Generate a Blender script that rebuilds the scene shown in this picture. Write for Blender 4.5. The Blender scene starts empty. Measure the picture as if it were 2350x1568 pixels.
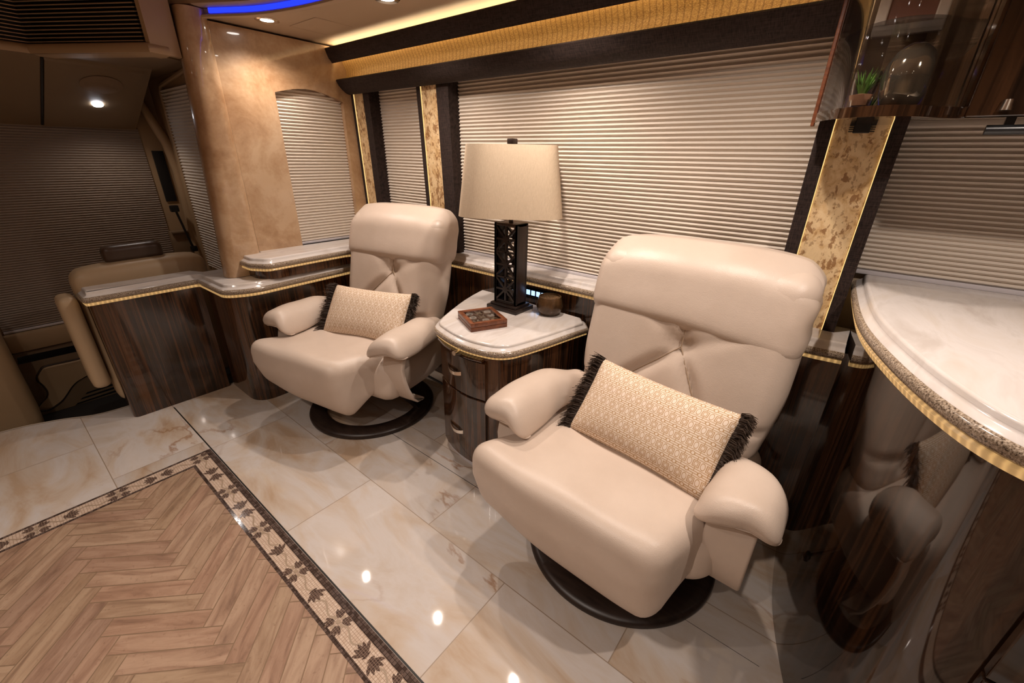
import bpy, bmesh, math, random
from mathutils import Vector, Matrix
random.seed(7)
SC = bpy.context.scene
PI = math.pi

# ------------------------------------------------------------------ camera, world, exposure, lights
cam_d = bpy.data.cameras.new('camera'); cam = bpy.data.objects.new('camera', cam_d)
SC.collection.objects.link(cam)
def _cam():
    yaw, pitch, roll = [math.radians(a) for a in (-38.29952, 23.88853, 1.16097)]
    f = Vector((math.sin(yaw)*math.cos(pitch), math.cos(yaw)*math.cos(pitch), -math.sin(pitch)))
    r = f.cross(Vector((0, 0, 1))).normalized(); u = r.cross(f)
    c, s = math.cos(roll), math.sin(roll)
    r2 = c*r + s*u; u2 = -s*r + c*u
    m = Matrix((r2, u2, -f)).transposed().to_4x4()
    m.translation = (0, 0, 1.3)
    return m
cam.matrix_world = _cam()
cam_d.sensor_width = 36; cam_d.lens = 36*959.45/2350; cam_d.clip_start = 0.02; cam_d.clip_end = 60
SC.camera = cam
w = bpy.data.worlds.new('World'); SC.world = w; w.use_nodes = True
w.node_tree.nodes['Background'].inputs[0].default_value = (0.02, 0.02, 0.03, 1)
w.node_tree.nodes['Background'].inputs[1].default_value = 0.3
SC.view_settings.view_transform = 'Standard'; SC.view_settings.look = 'None'
SC.view_settings.gamma = 1; SC.view_settings.exposure = -0.10
SC.view_settings.use_curve_mapping = False
WARM = (1.0, 0.86, 0.755)
GOLD = (1.0, 0.70, 0.34)

# downlights: (x, y, z of ceiling, watts)
DOWNLIGHTS = [(-2.31, 1.10, 1.84, 3.4), (-1.62, 1.24, 1.84, 6.5), (-0.94, 1.28, 1.84, 6.5), (-0.28, 1.12, 1.84, 5.0), (0.36, 0.92, 1.84, 7.0),  # last one is unseen, added to brighten the kitchen shade
              (-2.1, -0.55, 2.03, 1.5), (-1.25, -0.55, 2.03, 9.0), (-0.4, -0.55, 2.03, 10.0), (0.6, -0.55, 2.03, 5.0),  # aisle rows, unseen, added to light the chairs from the aisle side
              (-2.0, -1.25, 2.03, 1.2), (-0.6, -1.25, 2.03, 6.0), (0.7, -1.25, 2.03, 3.5)]
EMIT_DISC = 22.0

# ------------------------------------------------------------------ materials
MATS = {}
class NT:
    def __init__(s, name):
        s.m = bpy.data.materials.new(name); s.m.use_nodes = True
        s.t = s.m.node_tree; s.n = s.t.nodes; s.b = s.n['Principled BSDF']; s.out = s.n['Material Output']
        MATS[name] = s.m
    def node(s, typ, **kw):
        n = s.n.new(typ)
        for k, v in kw.items():
            if k.startswith('i_'):
                key = k[2:]
                key = int(key) if key.isdigit() else key.replace('_', ' ')
                s.set(n.inputs[key], v)
            else: setattr(n, k, v)
        return n
    def set(s, inp, v):
        if hasattr(v, 'is_output'): s.t.links.new(v, inp)
        elif isinstance(v, (tuple, list)) and len(v) == 3 and inp.type == 'RGBA': inp.default_value = (*v, 1)
        else: inp.default_value = v
    def math(s, op, a, b=None, c=None):
        n = s.n.new('ShaderNodeMath'); n.operation = op
        s.set(n.inputs[0], a)
        if b is not None: s.set(n.inputs[1], b)
        if c is not None: s.set(n.inputs[2], c)
        return n.outputs[0]
    def mix(s, f, a, b):
        n = s.n.new('ShaderNodeMix'); n.data_type = 'RGBA'
        s.set(n.inputs['Factor'], f); s.set(n.inputs[6], a); s.set(n.inputs[7], b)
        return n.outputs[2]
    def ramp(s, f, stops):
        n = s.n.new('ShaderNodeValToRGB'); s.set(n.inputs[0], f)
        e = n.color_ramp.elements
        e[0].position, e[0].color = stops[0][0], (*stops[0][1], 1)
        e[1].position, e[1].color = stops[-1][0], (*stops[-1][1], 1)
        for p, c in stops[1:-1]:
            k = e.new(p); k.color = (*c, 1)
        return n.outputs[0]
    def coord(s, kind='Object', scale=(1, 1, 1), loc=(0, 0, 0), rot=(0, 0, 0)):
        c = s.n.new('ShaderNodeTexCoord'); m = s.n.new('ShaderNodeMapping')
        s.t.links.new(c.outputs[kind], m.inputs[0])
        m.inputs['Scale'].default_value = scale; m.inputs['Location'].default_value = loc; m.inputs['Rotation'].default_value = rot
        return m.outputs[0]
    def geo(s, scale=(1, 1, 1)):
        g = s.n.new('ShaderNodeNewGeometry'); m = s.n.new('ShaderNodeMapping')
        s.t.links.new(g.outputs['Position'], m.inputs[0]); m.inputs['Scale'].default_value = scale
        return m.outputs[0]
    def noise(s, vec, scale=5, detail=4, rough=.55, dist=0):
        n = s.n.new('ShaderNodeTexNoise'); s.set(n.inputs['Vector'], vec)
        n.inputs['Scale'].default_value = scale; n.inputs['Detail'].default_value = detail
        n.inputs['Roughness'].default_value = rough; n.inputs['Distortion'].default_value = dist
        return n.outputs['Fac']
    def bump(s, h, strength=.2, dist=.002):
        n = s.n.new('ShaderNodeBump'); s.set(n.inputs['Height'], h)
        n.inputs['Strength'].default_value = strength; n.inputs['Distance'].default_value = dist
        s.t.links.new(n.outputs[0], s.b.inputs['Normal'])
    def p(s, **kw):
        for k, v in kw.items(): s.set(s.b.inputs[k.replace('_', ' ')], v)
        return s

def plain(name, col, rough=.5, metal=0, spec=.5, bump=0, bscale=200, coat=0):
    t = NT(name); t.p(Base_Color=col, Roughness=rough, Metallic=metal, Specular_IOR_Level=spec, Coat_Weight=coat, Coat_Roughness=.05)
    if bump: t.bump(t.noise(t.geo(), bscale, 3), bump, .001)
    return t.m
def emis(name, col, strength):
    t = NT(name); t.p(Base_Color=(0, 0, 0), Emission_Color=col, Emission_Strength=strength); return t.m

# leather
t = NT('leather'); v = t.geo()
n1 = t.noise(v, 6, 3); t.p(Base_Color=t.ramp(n1, [(.3, (.575, .462, .378)), (.7, (.63, .515, .43))]), Roughness=.36, Specular_IOR_Level=.45)
t.bump(t.math('ADD', t.noise(v, 420, 3), t.math('MULTIPLY', t.noise(v, 22, 3), 1.6)), .22, .0022)
plain('leather_seam', (.40, .29, .20), .5)
plain('leather_tan', (.50, .36, .22), .45, bump=.15, bscale=300)
plain('leather_brown', (.075, .045, .03), .35, bump=.2, bscale=300)
# zebra wood
def zebra(name, along=(60, 60, 1.3), bright=1.0):
    t = NT(name)
    v = t.geo(along)
    n1 = t.noise(v, 1.0, 5, .6, .6); n2 = t.noise(t.geo((along[0]*.22, along[1]*.22, along[2]*.6)), 1.0, 3, .5, .5)
    f = t.math('ADD', t.math('MULTIPLY', n1, .65), t.math('MULTIPLY', n2, .35))
    k = bright
    c = t.ramp(f, [(.36, (.010*k, .006*k, .004*k)), (.47, (.034*k, .016*k, .009*k)), (.53, (.10*k, .042*k, .018*k)), (.60, (.03*k, .014*k, .008*k)), (.68, (.14*k, .062*k, .027*k))])
    t.p(Base_Color=c, Roughness=.12, Specular_IOR_Level=.5, Coat_Weight=.6, Coat_Roughness=.04)
    return t.m
zebra('zebra_wood'); zebra('zebra_dark', (45, 45, 1.0), .8)
MATS['zebra_gloss'] = zebra('zebra_gloss', (38, 38, .9), .38); MATS['zebra_gloss'].node_tree.nodes['Principled BSDF'].inputs['Roughness'].default_value = .05
# dark stained wood
t = NT('dark_wood'); t.p(Base_Color=t.ramp(t.noise(t.geo((40, 40, 4)), 1.5, 4), [(.3, (.020, .011, .008)), (.7, (.05, .027, .019))]), Roughness=.32)
t = NT('base_wood'); t.p(Base_Color=t.ramp(t.noise(t.geo((9, 60, 60)), 1.5, 4), [(.3, (.014, .008, .006)), (.7, (.032, .018, .013))]), Roughness=.38)
t = NT('red_wood'); t.p(Base_Color=t.ramp(t.noise(t.geo((14, 30, 60)), 1.8, 4), [(.3, (.10, .03, .013)), (.7, (.23, .075, .03))]), Roughness=.3)
t = NT('pot_glaze'); t.p(Base_Color=t.ramp(t.noise(t.geo(), 28, 4), [(.3, (.035, .018, .008)), (.7, (.11, .055, .022))]), Roughness=.25)
t = NT('pot_top'); t.p(Base_Color=t.ramp(t.noise(t.geo(), 170, 3), [(.4, (.02, .01, .006)), (.6, (.20, .11, .05))]), Roughness=.5)

# marble floor tiles
def marble(name, loc):
    t = NT(name)
    g = t.n.new('ShaderNodeNewGeometry'); mp = t.n.new('ShaderNodeMapping'); t.t.links.new(g.outputs['Position'], mp.inputs[0])
    mp.inputs['Location'].default_value = loc
    br = t.node('ShaderNodeTexBrick', offset=.5, i_Vector=mp.outputs[0], i_Scale=1.0, i_Mortar_Size=.0016, i_Mortar_Smooth=0.1, i_Brick_Width=.758, i_Row_Height=.363)
    br.inputs['Color1'].default_value = (0, 0, 0, 1); br.inputs['Color2'].default_value = (1, 1, 1, 1); br.inputs['Mortar'].default_value = (.5, .5, .5, 1)
    rnd = br.outputs['Color']; fac = br.outputs['Fac']
    off = t.node('ShaderNodeVectorMath', operation='MULTIPLY_ADD'); t.set(off.inputs[0], rnd); off.inputs[1].default_value = (7, 13, 5); t.set(off.inputs[2], g.outputs['Position'])
    v = off.outputs[0]
    mp2 = t.node('ShaderNodeMapping'); t.set(mp2.inputs[0], v); mp2.inputs['Rotation'].default_value = (0, 0, .45); mp2.inputs['Scale'].default_value = (1.1, 2.6, 1)
    cl = t.noise(mp2.outputs[0], 2.0, 6, .6, .7)
    base = t.ramp(cl, [(.32, (.47, .34, .235)), (.45, (.55, .455, .375)), (.56, (.585, .53, .495)), (.75, (.51, .42, .34))])
    # veins
    vn = t.noise(mp2.outputs[0], 1.1, 7, .55, .35)
    band = t.math('ABSOLUTE', t.math('SUBTRACT', vn, .5))
    vf = t.math('SUBTRACT', 1.0, t.math('MINIMUM', t.math('MULTIPLY', band, 60.0), 1.0))
    vm = t.math('MULTIPLY', vf, t.ramp(t.noise(v, 1.9, 2), [(.5, (0, 0, 0)), (.62, (.8, .8, .8))]))
    c = t.mix(vm, base, (.30, .155, .075))
    tone = t.ramp(rnd, [(0, (.86, .85, .84)), (1, (1, 1, 1))])
    mm = t.n.new('ShaderNodeMix'); mm.data_type = 'RGBA'; mm.blend_type = 'MULTIPLY'; mm.inputs[0].default_value = 1
    t.set(mm.inputs[6], c); t.set(mm.inputs[7], tone)
    c = t.mix(fac, mm.outputs[2], (.29, .215, .155))
    t.p(Base_Color=c, Roughness=t.math('ADD', t.math('MULTIPLY', fac, .4), .035), Specular_IOR_Level=.5)
    return t.m
marble('marble_floor', (.594+.379*1, -.375+.363*2, 0))
marble('marble_front', (.30, -.034, 0))
t = NT('counter_stone'); v = t.geo((1, 1, 1))
cl = t.noise(t.geo((6, 1.6, 3)), 2.0, 5, .6, .8)
t.p(Base_Color=t.ramp(cl, [(.3, (.56, .50, .46)), (.5, (.68, .63, .60)), (.7, (.62, .55, .49))]), Roughness=.14)
t = NT('granite_bead'); v = t.geo()
sp = t.noise(v, 330, 2, .6)
t.p(Base_Color=t.ramp(sp, [(.35, (.05, .035, .025)), (.42, (.23, .17, .12)), (.56, (.36, .28, .205)), (.66, (.55, .46, .37))]), Roughness=.16)
# herringbone planks
t = NT('plank_tile'); at = t.node('ShaderNodeAttribute', attribute_name='tone'); r = at.outputs['Fac']
uv = t.n.new('ShaderNodeUVMap'); mp = t.node('ShaderNodeMapping'); t.set(mp.inputs[0], uv.outputs[0]); mp.inputs['Scale'].default_value = (5, 30, 1)
offv = t.node('ShaderNodeVectorMath', operation='ADD'); t.set(offv.inputs[0], mp.outputs[0]); cmb = t.node('ShaderNodeCombineXYZ'); t.set(cmb.inputs[0], t.math('MULTIPLY', r, 50)); t.set(cmb.inputs[1], t.math('MULTIPLY', r, 90)); t.set(offv.inputs[1], cmb.outputs[0])
nz = t.noise(offv.outputs[0], 1.0, 6, .62, .6)
c1 = t.ramp(nz, [(.28, (.18, .112, .078)), (.45, (.30, .198, .138)), (.60, (.385, .272, .196)), (.75, (.33, .224, .156))])
c1 = t.mix(t.ramp(t.noise(t.geo(), 60, 5, .7), [(.58, (0, 0, 0)), (.72, (.6, .6, .6))]), c1, (.17, .10, .065))
mm = t.n.new('ShaderNodeMix'); mm.data_type = 'RGBA'; mm.blend_type = 'MULTIPLY'; mm.inputs[0].default_value = 1
t.set(mm.inputs[6], c1); t.set(mm.inputs[7], t.ramp(r, [(0, (.82, .76, .74)), (.35, (1.0, .90, .84)), (.7, (1.06, 1.03, .98)), (1, (.93, .90, .80))]))
t.p(Base_Color=mm.outputs[2], Roughness=.42)
plain('plank_grout', (.23, .145, .085), .7)
# mosaic
def mosaic(name, c1, c2, mortar, scale, rough=.25):
    t = NT(name); v = t.geo()
    br = t.node('ShaderNodeTexBrick', offset=0.0, i_Vector=v, i_Scale=1.0, i_Mortar_Size=.0006, i_Mortar_Smooth=.1, i_Brick_Width=scale, i_Row_Height=scale)
    br.inputs['Color1'].default_value = (*c1, 1); br.inputs['Color2'].default_value = (*c2, 1); br.inputs['Mortar'].default_value = (*mortar, 1)
    wn = t.noise(v, 130, 1)
    t.p(Base_Color=br.outputs['Color'], Roughness=t.math('MULTIPLY', wn, rough*1.6))
    return t.m
mosaic('mosaic_field', (.50, .37, .28), (.60, .47, .37), (.30, .20, .14), .0085)
mosaic('mosaic_dark', (.045, .028, .022), (.13, .09, .075), (.02, .013, .01), .011, .12)
mosaic('mosaic_motif', (.05, .03, .024), (.10, .066, .052), (.24, .16, .12), .007, .15)
plain('mosaic_vine', (.33, .24, .165), .35)
plain('black_gap', (.01, .008, .006), .5)
# fabrics
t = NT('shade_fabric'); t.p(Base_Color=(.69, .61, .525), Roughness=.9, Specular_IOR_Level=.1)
plain('shade_fabric_dimmed', (.36, .29, .235), .9, spec=.1)  # shade cloth darkened in colour to stand in for the low cockpit light
plain('shade_rail', (.62, .58, .60), .4)
def weave(name, a, b, rough=.8, sx=160, sz=700):
    t = NT(name)
    f = t.math('ADD', t.math('MULTIPLY', t.noise(t.geo((sx*2.4, 60, 60)), 1, 2), .5), t.math('MULTIPLY', t.noise(t.geo((20, sz, sz)), 1, 2), .5))
    t.p(Base_Color=t.ramp(f, [(.38, a), (.62, b)]), Roughness=rough, Specular_IOR_Level=.25); t.bump(f, .3, .0008)
    return t.m
weave('brown_fabric', (.012, .007, .006), (.045, .028, .023))
weave('lamp_fabric', (.60, .47, .33), (.70, .56, .41), .9, 300, 600)
t = NT('gold_weave')
wv = t.node('ShaderNodeTexWave', wave_type='BANDS', bands_direction='X', i_Vector=t.geo(), i_Scale=14.0, i_Distortion=.6, i_Detail=1.0)
wz = t.node('ShaderNodeTexWave', wave_type='BANDS', bands_direction='Z', i_Vector=t.geo(), i_Scale=95.0, i_Distortion=1.5, i_Detail=1.0)
ln = t.math('POWER', wv.outputs['Fac'], 10.0)
c = t.ramp(t.noise(t.geo((260, 30, 500)), 1, 3), [(.3, (.36, .19, .06)), (.55, (.62, .38, .14)), (.75, (.80, .56, .26))])
c = t.mix(t.math('MULTIPLY', ln, .55), c, (.18, .08, .02))
t.p(Base_Color=c, Roughness=.38, Metallic=.15); t.bump(t.math('ADD', wz.outputs['Fac'], t.math('MULTIPLY', ln, -1)), .4, .001)
t = NT('gold_onyx'); v = t.geo()
f = t.noise(t.geo((18, 18, 12)), 1.6, 8, .68, .5)
f2 = t.noise(t.geo((8, 8, 6)), 1.3, 6, .62, .3)
c = t.ramp(f, [(.30, (.30, .155, .055)), (.42, (.62, .41, .20)), (.55, (.74, .55, .32)), (.75, (.80, .60, .33))])
m2 = t.ramp(t.noise(t.geo((30, 30, 17)), 1.3, 6, .62, .3), [(.56, (0, 0, 0)), (.59, (1, 1, 1))]); m3 = t.ramp(t.noise(t.geo((90, 90, 60)), 1.0, 4, .6), [(.57, (0, 0, 0)), (.61, (1, 1, 1))])
c = t.mix(t.math('MULTIPLY', m2, .8), c, (.24, .105, .035)); c = t.mix(t.math('MULTIPLY', m3, .55), c, (.22, .10, .035))
t.p(Base_Color=c, Roughness=.28)
t = NT('amber_lacquer'); v = t.geo()
f = t.noise(v, 4.2, 7, .66, .4); f2 = t.noise(v, 60, 3)
c = t.ramp(t.math('ADD', t.math('MULTIPLY', f, .88), t.math('MULTIPLY', f2, .12)), [(.34, (.33, .18, .088)), (.48, (.47, .295, .165)), (.62, (.58, .40, .25))])
t.p(Base_Color=c, Roughness=.3, Coat_Weight=1.0, Coat_Roughness=.03)
plain('ceiling_paint', (.43, .31, .205), .55, bump=.1, bscale=400)
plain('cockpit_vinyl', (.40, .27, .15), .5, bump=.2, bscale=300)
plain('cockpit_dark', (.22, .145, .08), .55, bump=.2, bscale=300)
plain('speaker_cloth', (.25, .165, .10), .8, bump=.4, bscale=500)
plain('mirror', (.52, .47, .42), .03, 1.0)
plain('step_carpet', (.02, .016, .013), .7, bump=.3, bscale=200)
plain('wall_paint', (.42, .32, .22), .6)
plain('black_plastic', (.010, .010, .011), .3)
plain('black_gloss', (.006, .006, .008), .08)
plain('chrome', (.80, .74, .66), .16, 1.0)
plain('slat_metal', (.50, .36, .22), .3, .4)
plain('cream', (.62, .52, .42), .4)
plain('picture_brown', (.20, .075, .045), .6)
plain('leaf_green', (.10, .22, .03), .5)
plain('soil', (.45, .22, .12), .8)
plain('fringe_thread', (.045, .027, .018), .45)
plain('smoke_vase', (.30, .26, .20), .07, .9)
plain('white_ring', (.75, .68, .60), .35)
emis('led_gold', GOLD, 14.0); emis('led_cove', (1.0, .76, .44), 26.0); emis('led_edge', (1.0, .66, .25), 1.3); emis('led_blue', (.012, .03, 1.0), 2.2); emis('lamp_glow', (1, .93, .86), EMIT_DISC); emis('hatch_glow', (.86, .90, 1.0), 24.0); emis('button_glow', (.42, .62, 1.0), 1.9)
t = NT('led_rail'); uv = t.n.new('ShaderNodeUVMap'); sx = t.n.new('ShaderNodeSeparateXYZ'); t.t.links.new(uv.outputs[0], sx.inputs[0])
dots = t.math('POWER', t.math('ADD', .5, t.math('MULTIPLY', .5, t.math('SINE', t.math('MULTIPLY', sx.outputs[0], 2*PI/.017)))), 2.0)
t.p(Base_Color=(.55, .38, .20), Roughness=.25, Emission_Color=(1.0, .60, .22), Emission_Strength=t.math('ADD', .26, t.math('MULTIPLY', dots, .30)))
t = NT('glass'); t.p(Base_Color=(1, 1, 1), Roughness=.0, Transmission_Weight=1.0, IOR=1.45, Specular_IOR_Level=.5)
tr = t.n.new('ShaderNodeBsdfTransparent'); gl = t.n.new('ShaderNodeBsdfGlossy'); gl.inputs['Roughness'].default_value = .02
fr = t.n.new('ShaderNodeLayerWeight'); fr.inputs[0].default_value = .22
mx = t.n.new('ShaderNodeMixShader'); t.t.links.new(t.math('ADD', .03, t.math('MULTIPLY', fr.outputs['Fresnel'], .75)), mx.inputs[0]); t.t.links.new(tr.outputs[0], mx.inputs[1]); t.t.links.new(gl.outputs[0], mx.inputs[2]); t.t.links.new(mx.outputs[0], t.out.inputs[0])
# pillow print: interlocking squares, ovals, nodes and bars
t = NT('pillow_print'); uv = t.n.new('ShaderNodeUVMap'); sx = t.n.new('ShaderNodeSeparateXYZ'); t.t.links.new(uv.outputs[0], sx.inputs[0])
PX, PY = .036, .046
ux = t.math('SUBTRACT', t.math('FRACT', t.math('DIVIDE', sx.outputs[0], PX)), .5); uy = t.math('SUBTRACT', t.math('FRACT', t.math('DIVIDE', sx.outputs[1], PY)), .5)
ax = t.math('MULTIPLY', t.math('ABSOLUTE', ux), PX*1000); uys = t.math('MULTIPLY', uy, PY*1000)      # millimetres
ay = t.math('ABSOLUTE', uys)
def box_sdf(x, y, hx, hy): return t.math('MAXIMUM', t.math('SUBTRACT', x, hx), t.math('SUBTRACT', y, hy))
def line(d, wd): return t.math('LESS_THAN', t.math('ABSOLUTE', d), wd)
sq = line(box_sdf(ax, ay, 8.2, 8.4), 1.15); sq2 = line(box_sdf(ax, ay, 4.6, 5.0), .9)
axo = t.math('SUBTRACT', 18.0, ax); ayo = t.math('SUBTRACT', 23.0, ay)
ov = line(t.math('SUBTRACT', t.math('SQRT', t.math('ADD', t.math('POWER', t.math('MULTIPLY', axo, 1.7), 2.0), t.math('POWER', ay, 2.0))), 9.6), 1.3)
nd = line(t.math('SUBTRACT', t.math('SQRT', t.math('ADD', t.math('POWER', axo, 2.0), t.math('POWER', ayo, 2.0))), 5.2), 1.2)
bar = line(box_sdf(ax, ayo, 12.0, 3.0), 1.1)
ln2 = t.math('MULTIPLY', t.math('LESS_THAN', t.math('ABSOLUTE', t.math('SUBTRACT', ay, 13.4)), 1.0), 1.0)
con = t.math('MULTIPLY', t.math('LESS_THAN', ax, 1.0), t.math('MULTIPLY', t.math('GREATER_THAN', ay, 8.4), t.math('LESS_THAN', ay, 20)))
msk = sq
for q in (sq2, ov, nd, bar, ln2, con): msk = t.math('MAXIMUM', msk, q)
t.p(Base_Color=t.mix(msk, (.80, .67, .555), (.49, .31, .16)), Roughness=.75, Specular_IOR_Level=.2); t.bump(t.noise(t.geo(), 500, 2), .15, .0006)
M = MATS

# ------------------------------------------------------------------ mesh helpers
class MB:
    def __init__(s): s.v = []; s.f = []; s.uv = None; s.mi = []; s.cur = 0; s.tone = None
    def add(s, verts, faces):
        o = len(s.v); s.v += [tuple(p) for p in verts]; s.f += [[o+i for i in f] for f in faces]; s.mi += [s.cur]*len(faces); return o
    def box(s, lo, hi, bev=0):
        if bev:
            bm = bmesh.new(); bmesh.ops.create_cube(bm, size=1)
            for q in bm.verts: q.co = Vector([(lo[i]+hi[i])/2 + q.co[i]*(hi[i]-lo[i]) for i in range(3)])
            bmesh.ops.bevel(bm, geom=list(bm.edges), offset=bev, segments=2, affect='EDGES', profile=.5)
            s.bm(bm); return s
        x0, y0, z0 = lo; x1, y1, z1 = hi
        s.add([(x0,y0,z0),(x1,y0,z0),(x1,y1,z0),(x0,y1,z0),(x0,y0,z1),(x1,y0,z1),(x1,y1,z1),(x0,y1,z1)],
              [(0,3,2,1),(4,5,6,7),(0,1,5,4),(1,2,6,5),(2,3,7,6),(3,0,4,7)]); return s
    def bm(s, bm):
        bm.verts.ensure_lookup_table(); bm.verts.index_update()
        s.add([v.co for v in bm.verts], [[v.index for v in f.verts] for f in bm.faces]); bm.free()
    def prism(s, poly, z0, z1, bev=0):     # poly: ccw (x, y)
        n = len(poly)
        if bev:
            bm = bmesh.new(); a = [bm.verts.new((x, y, z0)) for x, y in poly]; b = [bm.verts.new((x, y, z1)) for x, y in poly]
            bm.faces.new(a[::-1]); bm.faces.new(b)
            for i in range(n): bm.faces.new((a[i], a[(i+1) % n], b[(i+1) % n], b[i]))
            bmesh.ops.bevel(bm, geom=list(bm.edges), offset=bev, segments=2, affect='EDGES', profile=.5); s.bm(bm); return s
        s.add([(x, y, z0) for x, y in poly]+[(x, y, z1) for x, y in poly],
              [list(range(n))[::-1], list(range(n, 2*n))]+[(i, (i+1) % n, n+(i+1) % n, n+i) for i in range(n)]); return s
    def xprism(s, prof, x0, x1):           # prof: (y, z)
        n = len(prof)
        s.add([(x0, y, z) for y, z in prof]+[(x1, y, z) for y, z in prof],
              [list(range(n)), list(range(n, 2*n))[::-1]]+[(i, n+i, n+(i+1) % n, (i+1) % n) for i in range(n)]); return s
    def lathe(s, prof, c=(0, 0, 0), n=40, cap=True):   # prof: (r, z)
        vs = []; fs = []
        for r, z in prof:
            for k in range(n):
                a = 2*PI*k/n; vs.append((c[0]+r*math.cos(a), c[1]+r*math.sin(a), c[2]+z))
        m = len(prof)
        for i in range(m-1):
            for k in range(n): fs.append((i*n+k, i*n+(k+1) % n, (i+1)*n+(k+1) % n, (i+1)*n+k))
        if cap: fs.append(list(range(n))[::-1]); fs.append([(m-1)*n+k for k in range(n)])
        s.add(vs, fs); return s
    def tube(s, pts, r, n=10, caps=True):
        pts = [Vector(p) for p in pts]; rs = r if isinstance(r, (list, tuple)) else [r]*len(pts)
        up = None; vs = []; fs = []
        for i, p in enumerate(pts):
            d = (pts[min(i+1, len(pts)-1)]-pts[max(i-1, 0)]).normalized()
            if up is None:
                up = d.orthogonal().normalized()
            up = (up - d*up.dot(d)).normalized(); sd = d.cross(up)
            for k in range(n):
                a = 2*PI*k/n; vs.append(p+(up*math.cos(a)+sd*math.sin(a))*rs[i])
        m = len(pts)
        for i in range(m-1):
            for k in range(n): fs.append((i*n+k, i*n+(k+1) % n, (i+1)*n+(k+1) % n, (i+1)*n+k))
        if caps: fs += [list(range(n))[::-1], [(m-1)*n+k for k in range(n)]]
        s.add(vs, fs); return s
    def sweep(s, path, prof, closed=False, flip=False):   # path: (x,y) list; prof: (outward offset, z); outward = right of travel
        P = [Vector(p).to_2d() for p in path]; n = len(P); N = []
        for i in range(n):
            a = P[i]-P[i-1] if (i > 0 or closed) else P[1]-P[0]
            b = P[(i+1) % n]-P[i] if (i < n-1 or closed) else P[n-1]-P[n-2]
            na = Vector((a.y, -a.x)).normalized(); nb = Vector((b.y, -b.x)).normalized()
            m = (na+nb).normalized(); N.append(m/max(.5, m.dot(na)))
        m = len(prof); o = len(s.v); L = [0]
        for i in range(1, n): L.append(L[-1]+(P[i]-P[i-1]).length)
        vs = [(P[i].x+N[i].x*u, P[i].y+N[i].y*u, z) for i in range(n) for u, z in prof]
        fs = []
        for i in range(n if closed else n-1):
            j = (i+1) % n
            for k in range(m-1): fs.append((i*m+k, j*m+k, j*m+k+1, i*m+k+1))
        if not closed: fs += [list(range(m)), [(n-1)*m+k for k in range(m)][::-1]]
        s.add(vs, fs); s.lens = [(L[i], k/m) for i in range(n) for k in range(m)]
        return s
    def xf(s, mat, start=0):
        for i in range(start, len(s.v)): s.v[i] = tuple(mat @ Vector(s.v[i]))
        return s

def obj(name, mb, mat, parent=None, off=None, smooth=35, label=None):
    me = bpy.data.meshes.new(name)
    if parent is None and off is None:
        xs, ys, zs = zip(*mb.v); off = ((min(xs)+max(xs))/2, (min(ys)+max(ys))/2, min(zs)); o_loc = off
    elif parent is None: o_loc = off
    else:
        if off is None: off = parent.get('_off', (0, 0, 0))
        o_loc = (0, 0, 0)
    me.from_pydata([(p[0]-off[0], p[1]-off[1], p[2]-off[2]) for p in mb.v], [], mb.f); me.validate(clean_customdata=False)
    bm = bmesh.new(); bm.from_mesh(me); bmesh.ops.recalc_face_normals(bm, faces=bm.faces); bm.to_mesh(me); bm.free()
    for m in (mat if isinstance(mat, (list, tuple)) else [mat]): me.materials.append(M[m])
    if len(me.polygons) == len(mb.mi): me.polygons.foreach_set('material_index', mb.mi)
    if mb.uv:
        uvl = me.uv_layers.new(name='UVMap')
        for lp in me.loops: uvl.data[lp.index].uv = mb.uv[lp.vertex_index]
    if mb.tone:
        at = me.attributes.new('tone', 'FLOAT', 'FACE'); at.data.foreach_set('value', mb.tone)
    if smooth:
        me.shade_smooth(); me.set_sharp_from_angle(angle=math.radians(smooth))
    o = bpy.data.objects.new(name, me); SC.collection.objects.link(o)
    o.location = o_loc
    o['_off'] = tuple(off)
    if parent is not None: o.parent = parent
    if label: o['label'] = label
    return o
def tag(o, label, cat, group=None):
    o['label'] = label; o['category'] = cat
    if group: o['group'] = group
    return o
def thing(name, label, cat, loc=(0, 0, 0), rz=0, group=None, world=True):
    o = bpy.data.objects.new(name, None); SC.collection.objects.link(o)
    o.location = loc; o.rotation_euler = (0, 0, rz); o.empty_display_size = .05
    o['_off'] = tuple(loc) if world else (0, 0, 0)
    return tag(o, label, cat, group)
def struct(name, mb, mat, smooth=35):
    o = obj(name, mb, mat, smooth=smooth); o['kind'] = 'structure'; return o
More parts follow.
